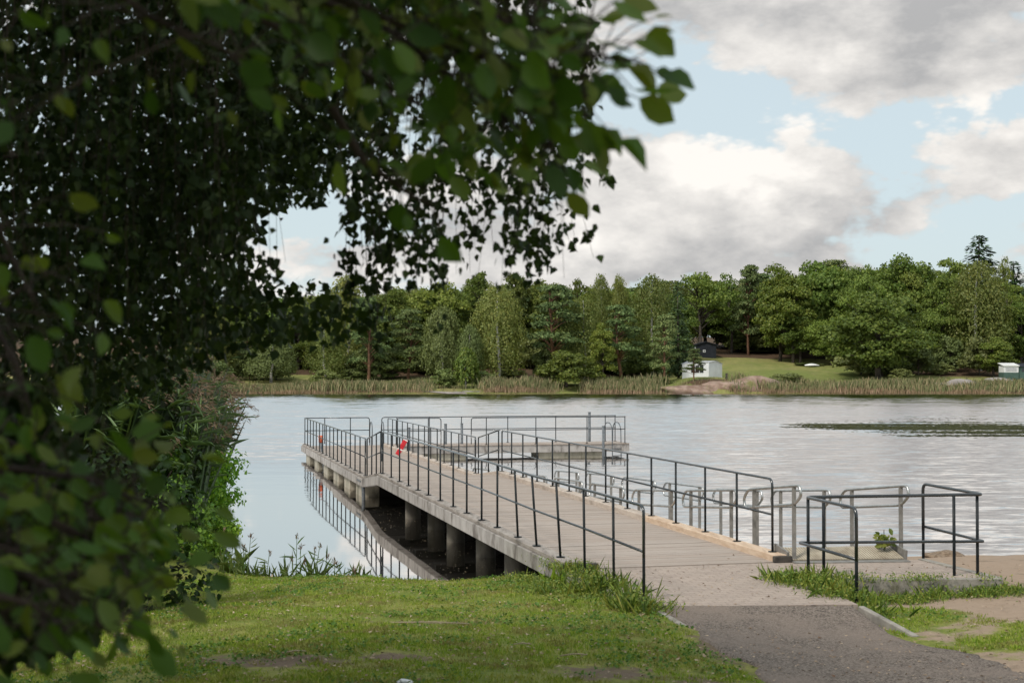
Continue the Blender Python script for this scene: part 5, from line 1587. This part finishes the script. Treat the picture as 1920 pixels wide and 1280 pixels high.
hang(950, 1035, [(950, 480), (990, 525), (1035, 480)], 19, 5.8, 6.8, jit=18)
hang(1020, 1090, [(1020, 400), (1090, 350)], 8, 5.8, 6.6, jit=20)
P = []; tw = MB()
for (px, y0, y1, d) in strands:
    if 478 < px < 640: y1 = min(y1, 385 + 30 * math.sin(px * .05) + rg.normal(0, 14))
    if y1 < y0 + 60: continue
    x0 = wx(px, d); z0 = wz(y0, d); z1 = wz(y1, d); L = z0 - z1
    k = max(4, int(L / .021))
    nc = max(3, int(L / .13)); t = np.where(rg.random(k) < .75, np.clip(rg.random(nc)[rg.integers(0, nc, k)] + rg.normal(0, .045 / max(L, .3), k), 0, 1), rg.random(k)); w = rg.normal(0, .03); ph = rg.uniform(0, 6)
    sx = w * t * 3 + .03 * np.sin(t * 5 + ph); sy = rg.normal(0, .05) * t * 2
    pos = np.stack([x0 + sx + rg.normal(0, .022, k), d + sy + rg.normal(0, .022, k), z0 - L * t], -1)
    P.append(pos)
    tt = np.linspace(0, 1, 6)
    if inpoly(np.array([px + w * 3 * F / d]), np.array([y1]), gap1)[0] or 470 < px < 650: continue
    tw.tube([(x0 + w * u * 3 + .03 * math.sin(u * 5 + ph), d, z0 - L * u) for u in tt], .0022, 3, taper=.4, cap=False)
P = np.concatenate(P)
# keep the window of sky between the twigs open
pxs = P[:, 0] / P[:, 1] * F + 960; pys = HOR - (P[:, 2] - EYE) / P[:, 1] * F
P = P[~inpoly(pxs + rg.normal(0, 14, len(P)), pys + rg.normal(0, 14, len(P)), gap1)]
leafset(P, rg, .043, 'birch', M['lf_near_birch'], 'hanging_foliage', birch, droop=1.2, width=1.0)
tw.build('hanging_twigs', M['twig'], birch)
# body of the crown: dense leaves behind, above and to the left
body = [(-200, -350), (700, -350), (930, -80), (860, 90), (720, 170), (650, 290), (625, 362), (540, 372), (490, 400), (470, 470), (505, 515), (560, 535), (640, 540), (700, 600), (620, 648), (560, 628), (480, 660), (420, 640), (380, 690), (330, 700), (250, 740), (-200, 780)]
P = volume(rg, 22500, body, 6.5, 10.5)
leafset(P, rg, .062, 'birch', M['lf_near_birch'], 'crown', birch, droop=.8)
mb = MB()
mb.tube([(BT[0], BT[1], .8), (BT[0] + .05, BT[1], 3), (BT[0] + .25, BT[1] - .1, 6), (BT[0] + .6, BT[1] - .2, 9.5)], .19, 12, taper=.4); mb.build('trunk', M['bark_birch'], birch, smooth=True)
for (a, b, c) in (((BT[0] + .15, BT[1], 4.2), (-2.6, 7.2, 5.5), (-.6, 6.6, 5.4)), ((BT[0] + .1, BT[1], 3.4), (-3, 7.4, 4.6), (-1.6, 7, 4.5)), ((BT[0] + .2, BT[1], 5.2), (-2.2, 6.6, 6.4), (.3, 6.4, 5.6)), ((BT[0] + .1, BT[1], 3.0), (-3.2, 7.0, 3.9), (-2, 6.7, 3.95))):
    mb = MB(); mb.tube([a, b, c], .06, 8, taper=.25); mb.build('branch', M['bark'], birch, smooth=True)
# upper canopy added to block sky light, mostly above the picture
n = 9000
P = np.stack([rg.normal(-2.6, 1.9, n), rg.uniform(2.5, 11, n), 5.6 + np.abs(rg.normal(0, 1.5, n))], -1)
P = P[P[:, 2] > EYE + .285 * P[:, 1] + .15]
leafset(P, rg, .11, 'birch', M['lf_near_birch'], 'upper_shade_crown', birch, droop=.4)

# broad-leaved alder close by: leafy boughs at the top and at the lower left
AT = (-2.6, 1.6, 0)
alder = root_at('alder_tree', (AT[0], AT[1], float(gz(AT[0], AT[1]))), 'close broad-leaved alder at the left edge, its big leaves blurred', 'tree')
mb = MB(); g0 = float(gz(AT[0], AT[1])); mb.tube([(AT[0], AT[1], g0 - .2), (AT[0] + .05, AT[1] + .05, 3.5), (AT[0] + .15, AT[1] + .1, 6.5)], .13, 12, taper=.5); mb.build('trunk', M['bark'], alder, smooth=True)


def bough(pts, n, size, d_spread, tag_='bough', r=.012, spread=.16):
    """A bough along pts (world) with side twigs and leaves."""
    P_ = [Vector(p) for p in pts]
    mb = MB(); mb.tube(P_, r, 7, taper=.25)
    pos = []; axs = []
    for i in range(n):
        u = rg.random() ** 1.0 * (len(P_) - 1); k = min(int(u), len(P_) - 2); f = u - k
        p = P_[k].lerp(P_[k + 1], f); dirn = (P_[k + 1] - P_[k]).normalized()
        off = Vector(np.clip(rg.normal(0, 1, 3), -1.5, 1.5) * spread * (.4 + .6 * (1 - f * .4))); off.y *= d_spread
        q_ = p + off
        mb.tube([p, p.lerp(q_, .6) + Vector((0, 0, .012)), q_], .0022, 4, taper=.5, cap=False)
        pos.append(q_); axs.append(dirn * .8 + off.normalized() * .7 + Vector((0, 0, -.35)))
    P = np.array([tuple(p) for p in pos]); A = np.array([tuple(a) for a in axs]) + rg.normal(0, .4, (n, 3))
    N_ = np.stack([rg.normal(0, .5, n), rg.normal(-.7, .5, n), rg.normal(.7, .5, n)], -1)
    return mb, leaves(P, A, N_, size * rg.uniform(.45, 1.25, n), 'round', 1.0)


mb_all = []; lv = []
def add_bough(pxs_, n, size, spread, dsp=1.5, r=.010):
    pts = [at(*p) for p in pxs_]
    m_, l_ = bough(pts, n, size, dsp, r=r, spread=spread)
    mb_all.append(m_); lv.append(l_)


# upper boughs reaching right
add_bough([(280, -120, 2.6), (600, -20, 2.7), (855, 90, 2.8), (1035, 150, 2.85), (1105, 180, 2.9)], 145, .070, .10)
add_bough([(480, -160, 2.5), (780, -60, 2.6), (955, 40, 2.7), (1075, 100, 2.75), (1145, 105, 2.8)], 140, .070, .095)
add_bough([(480, -60, 2.9), (740, 60, 3.0), (885, 180, 3.1), (975, 240, 3.1), (1035, 270, 3.1)], 125, .069, .09)
add_bough([(380, -20, 3.2), (600, 90, 3.2), (780, 190, 3.3), (855, 240, 3.3)], 90, .066, .11)
add_bough([(580, -200, 2.8), (815, -110, 2.9), (935, -50, 2.9), (1005, -5, 2.9)], 110, .068, .11)
add_bough([(100, -100, 2.5), (280, 30, 2.6), (460, 110, 2.7)], 40, .062, .16)
add_bough([(620, 200, 3.0), (680, 300, 3.0), (770, 365, 3.0), (810, 385, 3.0)], 14, .066, .05)
# boughs down the left edge
add_bough([(-150, 100, 2.6), (-60, 300, 2.6), (20, 480, 2.7), (60, 560, 2.7)], 22, .066, .14)
add_bough([(-160, 420, 2.5), (-40, 560, 2.6), (30, 680, 2.6), (60, 780, 2.6)], 24, .066, .12)
# lower left shrubby boughs
for (pts, n) in (([(-140, 860, 2.9), (40, 880, 2.9), (180, 900, 2.9), (240, 930, 3.0), (310, 950, 3.0)], 80), ([(-140, 860, 2.7), (20, 940, 2.7), (130, 990, 2.8), (210, 1030, 2.8), (285, 1065, 2.9)], 80),
                 ([(-140, 990, 2.5), (0, 1050, 2.5), (100, 1100, 2.6), (160, 1150, 2.6), (215, 1190, 2.7)], 62), ([(-150, 1080, 2.4), (-20, 1110, 2.4), (60, 1130, 2.5), (120, 1170, 2.5)], 34),
                 ([(-100, 900, 3.4), (60, 930, 3.4), (160, 960, 3.4), (240, 1000, 3.4)], 80), ([(-100, 1000, 3.2), (60, 1040, 3.2), (150, 1080, 3.2), (215, 1110, 3.2)], 70), ([(-120, 800, 3.3), (0, 820, 3.3), (90, 860, 3.3)], 34)):
    add_bough(pts, n, .060, .095, 1.3)
tot = MB()
for m_ in mb_all: tot.add(m_.v, m_.f)
tot.build('boughs', M['twig'], alder)
V, Fs = join(lv)
fast('crown', V, Fs, M['lf_near_big'], alder, alder['_org'])
# inner leaves: fill behind the boughs at lower left, and unseen leaves added round and above the camera for shade
low = [(-250, 700), (60, 740), (130, 840), (190, 900), (240, 960), (240, 1040), (210, 1110), (150, 1180), (60, 1225), (-250, 1230)]
P = volume(rg, 6500, low, 3.4, 5.2)
leafset(P, rg, .065, 'round', M['lf_near_birch'], 'inner_foliage', alder, droop=.4)
n = 5200
P = np.stack([rg.uniform(-5, .9, n), rg.uniform(-4, 4.5, n), 5.0 + rg.random(n) * 3], -1)
P = P[P[:, 2] > EYE + .30 * np.maximum(P[:, 1], 0) + .9]
leafset(P, rg, .15, 'round', M['lf_near_birch'], 'upper_shade_crown', alder, droop=.4)
n = 9000
P = np.stack([rg.uniform(-9, 7, n), rg.uniform(-7, -1.6, n), rg.uniform(1.0, 9.0, n)], -1)
Q = np.stack([rg.uniform(-7, -1.4, n), rg.uniform(-1, 9, n), rg.uniform(.9, 7.5, n)], -1)
Q = Q[Q[:, 0] < -.42 * np.maximum(Q[:, 1], 0) - .7]
P = P[rg.random(len(P)) < np.clip(.9 - (P[:, 0] + 2) * .12, .2, 1)]
P = np.concatenate([P, Q])
leafset(P, rg, .26, 'round', M['lf_near_birch'], 'unseen_shade_leaves', alder, droop=.4)  # unseen leaves added behind and left of the camera to block light

for o in list(bpy.data.objects):
    if '_org' in o: del o['_org']
